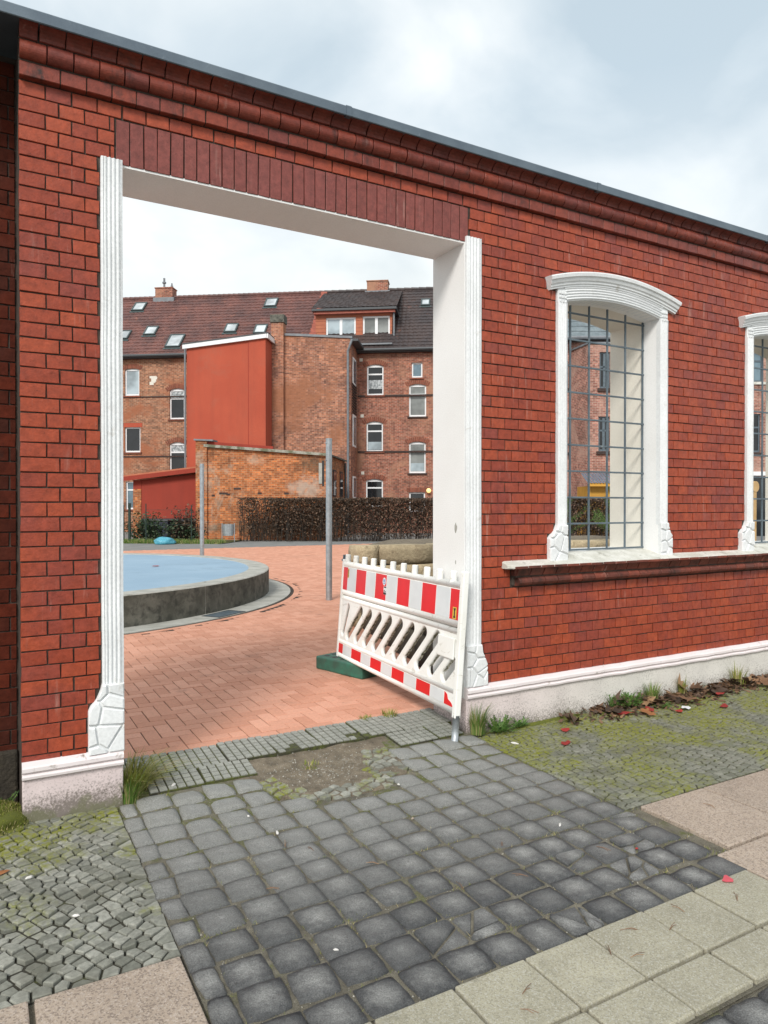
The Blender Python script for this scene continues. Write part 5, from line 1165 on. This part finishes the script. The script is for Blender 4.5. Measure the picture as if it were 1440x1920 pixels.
# ---- fence with gate at the far left, lawn strip, bag and litter bin
def at(px, py, z=YARD): return plane_hit(px, py, (0, 0, z), Vector((0, 0, 1)))
gp = at(243, 1018); FD = Vector((cos(BA), sin(BA), 0)); fn = thing('metal_fence', gp, 'dark green metal fence and gate with thin posts in front of the red shed', 'fence')
def along(s_, z): return (gp.x + FD.x * s_, gp.y + FD.y * s_, YARD + z)
for s_, h, r in ((0, 1.62, .055), (-.25, 1.55, .03), (.70, 1.6, .022), (2.62, 1.55, .022)): obj('post', MB().tube([along(s_, -.05), along(s_, h)], r, 8), M['fence'], fn)
obj('gate_frame', MB().tube([along(-.25, 1.5), along(-1.6, 1.5)], .022, 6).tube([along(-.25, .75), along(-1.6, .75)], .018, 6).tube([along(-.25, .08), along(-1.6, .08)], .03, 6), M['fence'], fn); obj('wire', MB().tube([along(.7, 1.35), along(2.62, 1.35)], .006, 5).tube([along(.7, .75), along(2.62, .75)], .006, 5), M['fence'], fn)
b = MB()
for _ in range(5200):
    s_ = ru(-1.4, 3.9); d_ = ru(-.25, .5); p = gp + FD * s_ + Vector((-FD.y, FD.x, 0)) * d_; h = ru(.06, .22); a = ru(0, 6.28); q = Vector((cos(a), sin(a), 0)) * .012; l_ = Vector((ru(-.08, .08), ru(-.08, .08), h)); z = Vector((p.x, p.y, YARD - .01)); b.add([z - q, z + q, z + l_], [(0, 1, 2)])
tag(obj('grass_strip', b, M['grass']), kind='stuff')
b = MB(); q = [gp + FD * s_ + Vector((-FD.y, FD.x, 0)) * d_ for s_, d_ in ((-6, .0), (4.0, 0), (4.0, 2.6), (-6, 2.6))]; b.add([(p.x, p.y, YARD + .012) for p in q], [(0, 1, 2, 3)]); obj('verge', b, soil_mat('grassy_earth', (.07, .065, .035), (.05, .07, .018), .8, 1.5), kind='structure')
bp = at(309, 1020); o = blob('plastic_bag', (bp.x, bp.y, YARD + .10), .40, M['bag'], 'bright blue plastic bag lying on the path before the red shed', 'bag', .45, 6); o.scale = (1.05, .75, 1.0)
lb = at(428, 1016); t = thing('litter_bin', lb, 'small galvanised litter bin on two thin posts before the orange brick wall', 'litter bin'); cx, cy = lb.x, lb.y; r_ = RT
for s_ in (-1, 1): p = Vector((cx, cy, 0)) + RT * .26 * s_; obj('post', MB().tube([(p.x, p.y, YARD), (p.x, p.y, YARD + .78)], .02, 8), M['galv'], t)
b = MB(); n = 16
def half_shell(r, z): return [Vector((cx, cy, z)) + RT * r * cos(a_) - Vector((-RT.y, RT.x, 0)) * r * sin(a_) for a_ in [2 * pi * i / n for i in range(n)]]
o = 0; b.v = [tuple(p) for p in half_shell(.22, YARD + .26) + half_shell(.24, YARD + .74) + half_shell(.225, YARD + .74) + half_shell(.2, YARD + .30)]
for k in range(3):
    for i in range(n): j = (i + 1) % n; b.f.append((k * n + i, k * n + j, (k + 1) * n + j, (k + 1) * n + i)); b.m.append(0)
b.f.append(list(range(n))); b.m.append(0); b.f.append(list(range(3 * n, 4 * n))); b.m.append(0)
obj('bucket', b.fix(), M['galv'], t); obj('bracket', MB().tube([Vector((cx, cy, YARD + .66)) - RT * .26, Vector((cx, cy, YARD + .66)) + RT * .26], .012, 6), M['galv'], t)

# ---- hedge of withered beech, twigs and leaves
HP0, HP1 = at(445, 1015), at(812, 1015); HD = (HP1 - HP0).normalized(); HN = Vector((-HD.y, HD.x, 0)); hd = thing('beech_hedge', HP0, 'long clipped dark beech hedge with withered brown leaves beside the path', 'hedge')
b = MB(); HL = 17.6
for i in range(800):
    s_ = ru(0, HL); d_ = ru(.05, .75); p = HP0 + HD * s_ + HN * d_; h = ru(1.2, 1.84); l1 = HD * ru(-.25, .25) + HN * ru(-.1, .1)
    b.tube([(p.x, p.y, YARD - .02), (p.x + l1.x * .4, p.y + l1.y * .4, YARD + h * .5), (p.x + l1.x, p.y + l1.y, YARD + h)], .012, 4, r1=.004)
    for _ in range(3):
        z = ru(.35, h); q = p + l1 * (z / h); e_ = HD * ru(-.3, .3) + HN * ru(-.2, .2); b.tube([(q.x, q.y, YARD + z), (q.x + e_.x, q.y + e_.y, YARD + min(1.85, z + ru(.05, .3)))], .006, 3, r1=.003)
obj('twigs', b, M['twig'], hd)
b = MB()
for i in range(52000):
    s_ = HL * rnd(); z = .12 + 1.74 * (1 - rnd() ** 1.5 * .98) * 1.0; d_ = ru(0, .8)
    if s_ < 1.4 and rnd() < .62 + .2 * sin(s_ * 9): continue
    if z < .5 and rnd() < .55: continue
    z = min(z, 1.84 + .05 * sin(s_ * 2.3) + ru(-.08, .06))
    p = HP0 + HD * s_ + HN * d_; p = Vector((p.x, p.y, YARD + z)); a = Vector((ru(-1, 1), ru(-1, 1), ru(-1, 1))).normalized() * ru(.032, .055); c_ = a.cross(Vector((ru(-1, 1), ru(-1, 1), ru(-1, 1)))).normalized() * ru(.022, .036)
    b.add([p - a, p + c_, p + a * 1.1, p - c_], [(0, 1, 2, 3)])
obj('leaves', b, M['hedge'], hd)
# ---- brambles by the fence
def shrub(px0, px1, py0, py1, n, m, label, seed, dens=1.):
    r = random.Random(seed); A, B = at(px0, py1), at(px1, py1); top = YARD + (py1 - py0) / F * 29.0; t = thing('bramble_shrub', (A + B) / 2, label, 'shrub'); D = B - A; N_ = Vector((-D.y, D.x, 0)).normalized(); st = MB(); lv = MB()
    for k in range(n):
        f_ = r.random(); p = A + D * f_ + N_ * r.uniform(-.1, .5); h = (top - YARD) * r.uniform(.45, 1.0) * (.65 + .35 * sin(pi * f_)); tip = p + D.normalized() * r.uniform(-.5, .5) + N_ * r.uniform(-.4, .2)
        st.tube([(p.x, p.y, YARD), ((p.x + tip.x) / 2, (p.y + tip.y) / 2, YARD + h * .7), (tip.x, tip.y, YARD + h)], .010, 4, r1=.004)
        for _ in range(int(34 * dens)):
            q = r.random() ** .7; c_ = Vector((p.x + (tip.x - p.x) * q, p.y + (tip.y - p.y) * q, YARD + h * min(1, q * 1.15))) + Vector((r.gauss(0, .10), r.gauss(0, .10), r.gauss(0, .08))); c_.z = max(c_.z, YARD + .03)
            a = Vector((r.gauss(0, 1), r.gauss(0, 1), r.gauss(0, .5))).normalized() * r.uniform(.04, .075); e_ = a.cross(Vector((r.gauss(0, .5), r.gauss(0, .5), 1))).normalized() * r.uniform(.028, .05); lv.add([c_ - a, c_ + e_, c_ + a, c_ - e_], [(0, 1, 2, 3)])
    obj('stems', st, M['twig'], t); obj('leaves', lv, m, t)
shrub(252, 300, 958, 1016, 46, M['shrub'], 'green leafed bramble shrub left of the blue bag at the red shed', 21)
shrub(322, 370, 946, 1016, 60, M['hedge'], 'brownish half bare shrub right of the blue bag at the red shed', 22, .45)
shrub(326, 366, 975, 1016, 24, M['shrub'], 'low green bramble shrub under the bare bush beside the blue bag', 23)

# ---- building seen through the barred windows
QO = C0 + FW * 36; QO.z = 0; QA = -YAW; QU, QN = Vector((cos(QA), sin(QA), 0)), Vector((sin(YAW), cos(YAW), 0))
def q2(px, py, v=0): p = plane_hit(px, py, QO + QN * v, QN); return (p - QO).dot(QU), p.z
rb = thing('brick_block', (QO.x, QO.y, 0), 'pale red brick block with grey tiled roof seen through the barred windows', 'apartment block', rz=QA)
def qr(px0, py0, px1, py1, v=0): a = q2(px0, py1, v); c_ = q2(px1, py0, v); return (a[0], a[1], c_[0], c_[1])
qv = -1.7; X0, X1 = q2(1000, 700)[0], q2(1640, 700)[0]; PZ = q2(1113, 645, qv)[1]; PA, PB = q2(1104, 700, qv)[0], q2(1215, 700, qv)[0]; EVZ = q2(1100, 640)[1]
wl = [qr(1044, 676, 1066, 728), qr(1044, 783, 1065, 848)]; w2 = [qr(1413, 655, 1431, 716), qr(1408, 776, 1426, 848), qr(1470, 655, 1492, 716), qr(1466, 776, 1490, 848)]
hp('facade', holed(MB(), X0, X1, 0, EVZ, 0, wl + w2).box(X0, X1, .3, 9, 0, EVZ), M['right_brick'], rb)
for h in wl + w2: window(rb, h, 0, M['g_blue'] if h is w2[0] or h is wl[0] else M['g_dark'], .35, 0, frame=M['iron']); hp('window_sill', MB().box(h[0] - .1, h[2] + .1, -.09, .1, h[1] - .14, h[1] - .01), M['sill'] if h is w2[0] else M['arch_dark'], rb)
wp = [qr(1124, 660, 1144, 728, qv), qr(1122, 781, 1143, 846, qv), qr(1160, 660, 1182, 728, qv), qr(1158, 781, 1181, 846, qv)]
b = holed(MB(), PA, PB, 0, PZ, qv, wp); PL_ = q2(1069, 700)[0]; b.add([(PA, qv, 0), (PL_, 0, 0), (PL_, 0, PZ), (PA, qv, PZ)], [(0, 1, 2, 3)]); b.add([(PA, qv, PZ), (PL_, 0, PZ), (PA, 0, PZ)], [(0, 1, 2)]); b.add([(PB, qv, 0), (PB, 0, 0), (PB, 0, PZ), (PB, qv, PZ)], [(0, 1, 2, 3)]); b.add([(PA, qv, PZ), (PB, qv, PZ), (PB, 0, PZ), (PA, 0, PZ)], [(0, 1, 2, 3)]); b.box(PA + .05, PB - .05, qv + .35, 0, 0, PZ - .1)
hp('projecting_bay', b, M['right_brick'], rb); hp('bay_coping', MB().prism([(PL_ - .06, .02), (PA - .03, qv - .06), (PB + .06, qv - .06), (PB + .06, .02)], PZ + .002, PZ + .09), M['pipe'], rb)
for h in wp: window(rb, h, qv, M['g_dark'], .4, 1, frame=M['iron']); hp('window_sill', MB().box(h[0] - .1, h[2] + .1, qv - .09, qv + .1, h[1] - .16, h[1] - .01), M['arch_dark'], rb)
tiled_roof('roof_tiles', X0, X1, -.5, EVZ + .12, 4.2, 1.15, M['tiles_g'], rb, wave=.008, tw=.9, rowl=.42)
hp('gutter', MB().tube([(X0, -.58, EVZ + .05), (X1, -.58, EVZ + .05)], .09, 8), M['pipe'], rb); hp('soffit_board', MB().box(X0, X1, -.5, .02, EVZ - .05, EVZ + .02), M['gutter'], rb)
for px in (1126, 1066, 1180, 1420, 1480):
    uu = q2(px, 600, 1)[0]; Mx = Matrix.Translation((uu, 1.0, EVZ + .12 + 1.5 * 1.15)) @ Matrix.Rotation(math.atan(1.15), 4, 'X'); b = MB()
    for q in ((-.36, -.28, -.5, .5), (.28, .36, -.5, .5), (-.28, .28, -.5, -.42), (-.28, .28, .42, .5)): b.box(*q, -.05, .16, 0, Mx)
    w_ = hp('roof_window', b, M['skyl'], rb); hp('pane', MB().box(-.28, .28, -.42, .42, .10, .11, 0, Mx), M['skyg'], rb, par=w_)
z_ = q2(1420, 888)[1]; hp('white_band', MB().box(q2(1400, 888)[0], X1, -.06, .02, z_ - .1, z_ + .1), M['upvc'], rb); hp('ground_floor_opening', MB().box(q2(1402, 900)[0], q2(1500, 900)[0], -.02, .03, 0, z_ - .2), M['g_dark'], rb)
# yellow shed
yv = -4.4; ys = thing('yellow_shed', (QO.x, QO.y, 0), 'yellow boarded shed with blue sheet roof behind the hedge, seen through the grille', 'shed', rz=QA)
YA, YB = q2(1101, 900, yv)[0], q2(1205, 900, yv)[0]; yt = q2(1120, 911, yv)[1]; b = MB()
z_ = .05
for i in range(14): b.box(YA + .1, YB, yv, yv + .04, z_, z_ + .155 if z_ + .155 < yt else yt); z_ += .165
hp('boards', b, M['wood_y'], ys); hp('body', MB().box(YA + .1, YB, yv + .02, yv + 2, 0, yt), M['wood_y'], ys); hp('fascia', MB().box(YA - .05, YB, yv - .35, yv - .28, yt - .03, yt + .11), M['wood_y'], ys); hp('corner_post', MB().box(YA + .06, YA + .16, yv - .03, yv + .05, 0, yt), M['wood_y'], ys)
b = MB(); rt_ = q2(1120, 887, yv + .6)[1]; n = int((YB - YA) / .12)
for i in range(n):
    u = YA - .08 + (YB - YA + .1) * i / n; e_ = (YB - YA + .1) / n
    for k, (a_, c_, hgt) in enumerate(((0, .7, 0), (.7, 1, .035))): b.add([(u + e_ * a_, yv - .4, yt + .11 + hgt), (u + e_ * c_, yv - .4, yt + .11 + hgt), (u + e_ * c_, yv + .75, rt_ + hgt), (u + e_ * a_, yv + .75, rt_ + hgt)], [(0, 1, 2, 3)])
hp('roof', b, M['roof_blue'], ys)
# timber figure post seen in the second window
tp = C0 + (QU * q2(1414, 930, -5)[0]) + FW * 31; t = thing('timber_post', (tp.x, tp.y, 0), 'pale timber post with round head standing behind the second barred window', 'post'); obj('shaft', MB().cbox(tp.x - .09, tp.x + .09, tp.y - .06, tp.y + .06, 0, 2.5, .01), M['wood'], t); obj('head', MB().tube([(tp.x, tp.y - .08, 2.42), (tp.x, tp.y + .08, 2.42)], .24, 14), M['wood'], t)
# ================================================================== SMALL THINGS ON THE GROUND
def tuft(loc, n, h, spread, m, label, seed, droop=.6, cat='grass tuft', name='grass_tuft', bias=(0, 0)):
    r = random.Random(seed); b = MB()
    for _ in range(n):
        a = r.uniform(0, 2 * pi); q = spread * sqrt(r.random()); p = Vector((loc[0] + q * cos(a), loc[1] + q * sin(a), loc[2])); d = Vector((cos(a) * r.uniform(.2, 1) + bias[0], sin(a) * r.uniform(.2, 1) + bias[1], 0)); L_ = h * r.uniform(.45, 1.05); w_ = r.uniform(.0016, .0034); s_ = Vector((-d.y, d.x, 0)); s_ = (s_.normalized() if s_.length else Vector((1, 0, 0))) * w_
        dr = droop * r.uniform(.3, 1.3); pts = [p + d * (L_ * dr * t * t) + Vector((0, 0, L_ * (t - .38 * dr * t * t))) for t in (0, .35, .7, 1)]; o = len(b.v)
        for k, c_ in enumerate(pts): f_ = (1, .9, .6, .05)[k]; b.v += [tuple(c_ - s_ * f_), tuple(c_ + s_ * f_)]
        for k in range(3): b.f.append((o + 2 * k, o + 2 * k + 1, o + 2 * k + 3, o + 2 * k + 2)); b.m.append(0)
    o = obj(name, b, m); return tag(o, label, cat)
tuft((.715, .09, .01), 480, .25, .085, M['grass_dry'], 'yellowish green grass tuft at the foot of the left pier', 1, .85, bias=(.5, -.3))
tuft((.68, -.03, .0), 140, .17, .045, M['grass'], 'small dark green grass tuft in front of the left pier corner', 2, .7, bias=(.3, -.2))
tuft((2.935, -.050, .015), 210, .25, .05, M['grass'], 'tall dark green grass tuft beside the barrier pole', 3, .55, bias=(.05, -.25))
tuft((2.52, .445, YARD), 110, .055, .06, M['grass_dry'], 'low grass tuft at the paving edge left of the barrier', 4, .7)
tuft((2.33, .45, YARD), 70, .04, .05, M['grass_dry'], 'tiny grass tuft at the edge of the red paving', 5, .7)
tuft((1.70, -.03, .005), 60, .035, .06, M['grass_dry'], 'tiny yellow grass sprig growing in the dirt patch', 6, .8)
tuft((.83, -.10, .0), 60, .045, .03, M['grass_dry'], 'small grass sprig between the first cobbles near the left pier', 7, .8)
tuft((4.62, -.09, .03), 120, .17, .05, M['grass'], 'narrow leafed green tuft standing among the dead leaves by the plinth', 8, .6)
tuft((5.02, -.06, .03), 70, .16, .04, M['grass_dry'], 'pale yellowish weed sprig standing against the plinth above the leaves', 9, .5)
tuft((5.72, -.08, .03), 90, .20, .07, M['grass_dry'], 'pale feathery weed sprig near the right end of the leaf heap', 10, .5)
def weed(loc, n, r0, label, seed, hgt=.08, cat='weed'):
    r = random.Random(seed); b = MB()
    for _ in range(n):
        a = r.uniform(0, 2 * pi); L_ = r0 * r.uniform(.4, 1.1); el = r.uniform(.15, 1.0); d = Vector((cos(a) * cos(el), sin(a) * cos(el) * .6, sin(el) * hgt / r0 * 1.6)); p = Vector(loc) + Vector((r.gauss(0, r0 * .25), r.gauss(0, r0 * .15), 0)); s_ = Vector((-sin(a), cos(a), 0))
        for k in range(6):      # feather-cut leaf: pairs of lobes along a midrib
            c_ = p + d * L_ * (k + 1) / 6 + Vector((0, 0, -.02 * (k / 6) ** 2)); c_.z = max(c_.z, loc[2] + .004); q = L_ * .16 * (1.15 - k / 7)
            for sg in (-1, 1): t_ = c_ + s_ * sg * q + d * L_ * .12 + Vector((0, 0, r.uniform(-.004, .008))); b.add([c_ - d * L_ * .05, t_ - d * L_ * .05 * r.random(), c_ + d * L_ * .10], [(0, 1, 2)])
    return tag(obj('leafy_weed', b, M['weed']), label, cat)
weed((3.12, -.07, .01), 70, .13, 'low feathery green weed at the plinth right of the grass tuft', 31, .09); weed((3.30, -.06, .01), 40, .09, 'small creeping weed ending the green patch along the plinth', 32, .05)
weed((4.37, -.09, .02), 80, .13, 'dense dark green leafy weed among dead leaves under the window', 33, .09); weed((4.22, -.06, .02), 22, .09, 'small upright leafy weed left of the dark green one', 34, .11); weed((4.60, -.24, .01), 26, .07, 'small light green weed beside the red paper scraps', 35, .04)
weed((-.02, .13, .05), 26, .07, 'tiny green weed in the dark corner beside the left pier', 36, .07); weed((.10, .16, .04), 20, .05, 'tiny bright weed sprig right of the other in the dark corner', 37, .06)
o = blob('moss_mound', (.045, .05, .0), .145, M['moss'], 'bright yellow green moss cushion at the foot of the left pier', 'moss', .55, 4); o.scale = (1.0, 1.1, 1)
b = MB()
for _ in range(2600):
    a = ru(0, 6.28); q = .17 * sqrt(rnd()); x, y = .045 + q * cos(a), .05 + q * 1.1 * sin(a); z = max(0, .085 * (1 - (q / .165) ** 2)); t_ = ru(0, 6.28); s_ = Vector((cos(t_), sin(t_), 0)) * .0022; p = Vector((x, y, z)); b.add([p - s_, p + s_, p + Vector((ru(-.008, .008), ru(-.012, .004), ru(.008, .02)))], [(0, 1, 2)])
mt = obj('moss_fronds', b, M['grass_dry']); mt.parent = o; mt.matrix_parent_inverse = (Matrix.Translation(o.location) @ Matrix.Diagonal((1.0, 1.1, 1, 1))).inverted()
o = blob('moss_mound', (3.55, -.01, -.03), .09, M['moss'], 'flat green moss strip along the foot of the right plinth', 'moss', .5, 5); o.scale = (5.5, .7, 1)
def plane_leaf(loc, size, m, label, rz, seed, curl=.35, group=None, name='dead_leaf', tx=0, ty=0):
    r = random.Random(seed); b = MB(); lob = [(0, .30), (.12, .55), (-.05, .62), (.32, .80), (.30, .95), (.55, 1.0), (.5, .75), (.85, .55)]
    prof = [(-90, .08), (-62, .55), (-40, .50), (-22, .95), (-2, .55), (18, 1.0), (40, .58), (62, .90), (78, .66), (90, 1.12), (102, .66), (118, .90), (140, .58), (162, 1.0), (182, .55), (202, .95), (220, .50), (242, .55)]
    b.v.append((0, .12 * size, 0))
    for a, q in prof:
        q *= size * .55 * r.uniform(.88, 1.1); x, y = q * cos(radians(a)), q * sin(radians(a)) + .12 * size; d = sqrt(x * x + y * y) / size; b.v.append((x, y, size * curl * (d * d) * r.uniform(.3, 1.5) + size * .06 * sin(3 * radians(a) + seed)))
    n = len(prof)
    for i in range(n): b.f.append((0, 1 + i, 1 + (i + 1) % n)); b.m.append(0)
    b.tube([(0, -.05 * size, .01 * size), (.05 * size, -.35 * size, .03 * size)], .012 * size, 4)
    o = link(name, b.mesh(name, m, True)); o.location = loc; o.rotation_euler = (tx, ty, rz); return tag(o, label, 'leaf' if 'leaf' in name else 'scrap', group)
G_ = 'dead leaves heaped along the plinth'
plane_leaf((4.93, -.22, .03), .20, M['dead'], 'largest pale brown lobed leaf lying at the front of the leaf heap', 2.0, 1, .35, G_)
plane_leaf((4.36, -.30, .02), .16, M['orange_leaf'], 'orange brown lobed leaf lying on the moss in front of the weeds', 1.1, 2, .25, G_)
plane_leaf((5.02, -.07, .07), .16, M['dead'], 'upright tan leaf leaning on the yellowish weed by the plinth', .5, 3, .5, G_, tx=.9)
plane_leaf((3.73, -.17, .02), .17, M['litter'], 'curled dark brown leaf lying alone left of the heap', 1.5, 4, .9, G_)
plane_leaf((4.08, -.24, .015), .09, M['dead'], 'small tan leaf scrap between the lone curled leaf and the weeds', 2.5, 5, .6, G_)
r = random.Random(77)
for i in range(46):
    x = 4.45 + 2.3 * r.random() if i > 9 else r.uniform(4.02, 4.7); y = -.02 - r.random() ** 1.4 * (.20 if x > 4.6 else .14)
    plane_leaf((x, y, .02 + .05 * r.random()), r.uniform(.09, .19), M['dead'] if r.random() < .55 else M['litter'], 'curled brown dead leaf in the heap along the plinth', r.uniform(0, 6.28), 100 + i, r.uniform(.15, .55), G_, tx=r.gauss(0, .28), ty=r.gauss(0, .28))
b = MB()
for _ in range(1500):
    x = 3.55 + 3.6 * rnd() ** .75; y = -.03 - abs(random.gauss(0, .11)); z = .005 + .05 * rnd() * max(0, 1 + y / .2); 
    if x < 4.0 and rnd() < .6: continue
    a = Vector((random.gauss(0, 1), random.gauss(0, 1), random.gauss(0, .5))).normalized() * ru(.012, .04); c_ = a.cross(Vector((random.gauss(0, .4), random.gauss(0, .4), 1))).normalized() * ru(.006, .022); p = Vector((x, y, max(.008, z))); b.add([p - a, p + c_, p + a, p - c_], [(0, 1, 2, 3)])
tag(obj('leaf_litter', b, M['litter']), kind='stuff')
# petals and paper scraps
petal((3.54, -.26, .004), .08, M['petal'], 'red crumpled petal on the moss, nearest the plinth left of the leaves', 'petal', .2, 1)
petal((3.34, -.47, .004), .075, M['petal'], 'dull red petal on the mossy setts nearest the cobbled driveway', 'petal', .5, 2)
petal((4.20, -.20, .01), .13, M['petal'], 'elongated red petal just left of the orange leaf', 'petal', -.2, 4); petal((4.42, -.24, .02), .09, M['petal'], 'red petal lying partly behind the orange leaf', 'petal', .9, 5)
petal((4.60, -.36, .01), .08, M['petal'], 'crumpled red petal beside the white paper scrap', 'petal', .3, 6); petal((5.25, -.24, .03), .10, M['petal'], 'red petal lying on the brown leaves right of the largest leaf', 'petal', .1, 7); petal((5.05, -.43, .004), .10, M['petal'], 'red petal alone on the moss in front of the largest leaf', 'petal', .6, 8)
petal((2.711, -2.079, .004), .062, M['petal_pink'], 'bright pink leaf lying on the concrete slabs at the right', 'leaf', .7, 9, name='pink_leaf')
petal((4.72, -.33, .012), .085, M['sticker'], 'white crumpled paper scrap beside the red petals', 'paper scrap', .3, 10, name='paper_scrap')
def bit(x, y, s_, label, seed, z=None, m=None, name='pale_scrap', cat='litter', el=1.):
    o = blob(name, (x, y, (hz(x, y) if z is None else z) + s_ * .18), s_ * .75, m or M['pale_bit'], label, cat, .5, seed); o.scale = (el, .6, 1); o.rotation_euler = (0, 0, seed * 1.3); return o
bit(1.222, -.745, .014, 'white shard on the cobbles below the dirt patch', 1, el=1.7); bit(1.078, -1.698, .012, 'white speck between cobbles near the bottom', 2); bit(2.465, -1.346, .013, 'white stub on the cobbles toward the pink slabs', 3, el=1.8); bit(3.05, -.30, .018, 'white shard beside the leafy weed at the right pier', 4, el=2)
bit(.16, -.62, .015, 'white pebble on the left setts below the pier', 5, el=1.3); bit(-.02, -.93, .016, 'white pebble at the left edge of the setts', 6); bit(.30, -1.02, .013, 'pale flat pebble low on the left setts', 7, el=1.4); bit(.90, -.01, .020, 'white crumb on the gridded tiles by the yellowish grass', 8, el=1.4); bit(1.16, -.50, .010, 'small white crumb on the upper cobbles', 9); bit(1.87, -.93, .012, 'pinkish crumb on the cobbles in the middle', 10, m=M['granite']); bit(2.03, -.52, .012, 'tiny pale crumb beside the loose setts', 11); bit(2.60, -1.70, .010, 'small red berry on a cracked cobble', 12, m=M['petal'], name='berry', cat='berry')
petal((.06, -.53, .006), .05, M['orange_leaf'], 'small orange leaf fragment on the left setts', 'leaf', .3, 15, name='leaf_fragment')
# fallen pine needles, sand grains and grass in the joints
b = MB()
for x, y in [(1.9, -2.2), (1.95, -2.24), (2.1, -2.14), (2.2, -2.2), (1.5, -2.2), (1.45, -2.25), (1.35, -2.3), (2.35, -2.15), (2.6, -2.2), (1.3, -1.0), (1.5, -1.25), (1.7, -1.6), (2.1, -1.35), (2.0, -1.65), (1.2, -.9), (2.45, -1.6), (1.0, -1.2), (3.3, -1.6), (3.7, -1.7)]:
    a = ru(0, 6.28)
    for k in range(2): d = Vector((cos(a + .18 * k), sin(a + .18 * k), 0)) * ru(.04, .07); z = hz(x, y) + .004; b.tube([(x, y, z), (x + d.x * .5, y + d.y * .5, z + .006), (x + d.x, y + d.y, z + .001)], .0011, 4)
tag(obj('fallen_needles', b, M['dead']), kind='stuff')
b = MB(); rr_ = random.Random(5)
for j in range(NR + 1):
    for i in range(14):
        x0_, y0_ = .694 + .1695 * i, -2.056 + .1672 * j
        if in_pit(x0_, y0_) or y0_ > -.1: continue
        k = int(6 + 60 * max(0, rr_.gauss(0, .45)))
        for _ in range(k):
            if rr_.random() < .5: x, y = x0_ + rr_.gauss(0, .010), y0_ + rr_.uniform(-.08, .08)
            else: x, y = x0_ + rr_.uniform(-.08, .08), y0_ + rr_.gauss(0, .010)
            a = rr_.uniform(0, 6.28); h = rr_.uniform(.004, .018); p = Vector((x, y, hz(x, y) - .014)); q = Vector((cos(a), sin(a), 0)) * .0013; b.add([p - q, p + q, p + Vector((rr_.gauss(0, .008), rr_.gauss(0, .008), h))], [(0, 1, 2)])
tag(obj('joint_grass', b, M['grass_dry']), kind='stuff')

b = MB(); rg_ = random.Random(12)
for _ in range(2600):
    if rg_.random() < .55:
        x, y = 1.80 + rg_.gauss(0, .26), -.10 + rg_.gauss(0, .13)
        if not (in_pit(x, y) or -.2 < y < .12): continue
        if not 1.25 < x < 2.28: continue
        z = pitz(x, y) + .014; s_ = .0015 + .0045 * rg_.random() ** 3
    else:
        i, j = rg_.randrange(14), rg_.randrange(13); x, y = .694 + .1695 * i, -2.056 + .1672 * j
        if rg_.random() < .5: x += rg_.gauss(0, .007); y += rg_.uniform(-.08, .08)
        else: x += rg_.uniform(-.08, .08); y += rg_.gauss(0, .007)
        if y > -.1 or in_pit(x, y): continue
        z = hz(x, y) - .0115; s_ = .001 + .0035 * rg_.random() ** 2
    q = [(x + s_ * rg_.uniform(.7, 1.3) * dx_, y + s_ * rg_.uniform(.7, 1.3) * dy_, z + s_ * dz_) for dx_, dy_, dz_ in ((1, 0, 0), (0, 1, 0), (-1, 0, 0), (0, -1, 0), (.1, .1, .9))]
    b.add(q, [(0, 1, 4), (1, 2, 4), (2, 3, 4), (3, 0, 4)])
tag(obj('gravel', b, stone_mat('grit', (.15, .14, .115), (.42, .40, .35), 0)), kind='stuff')
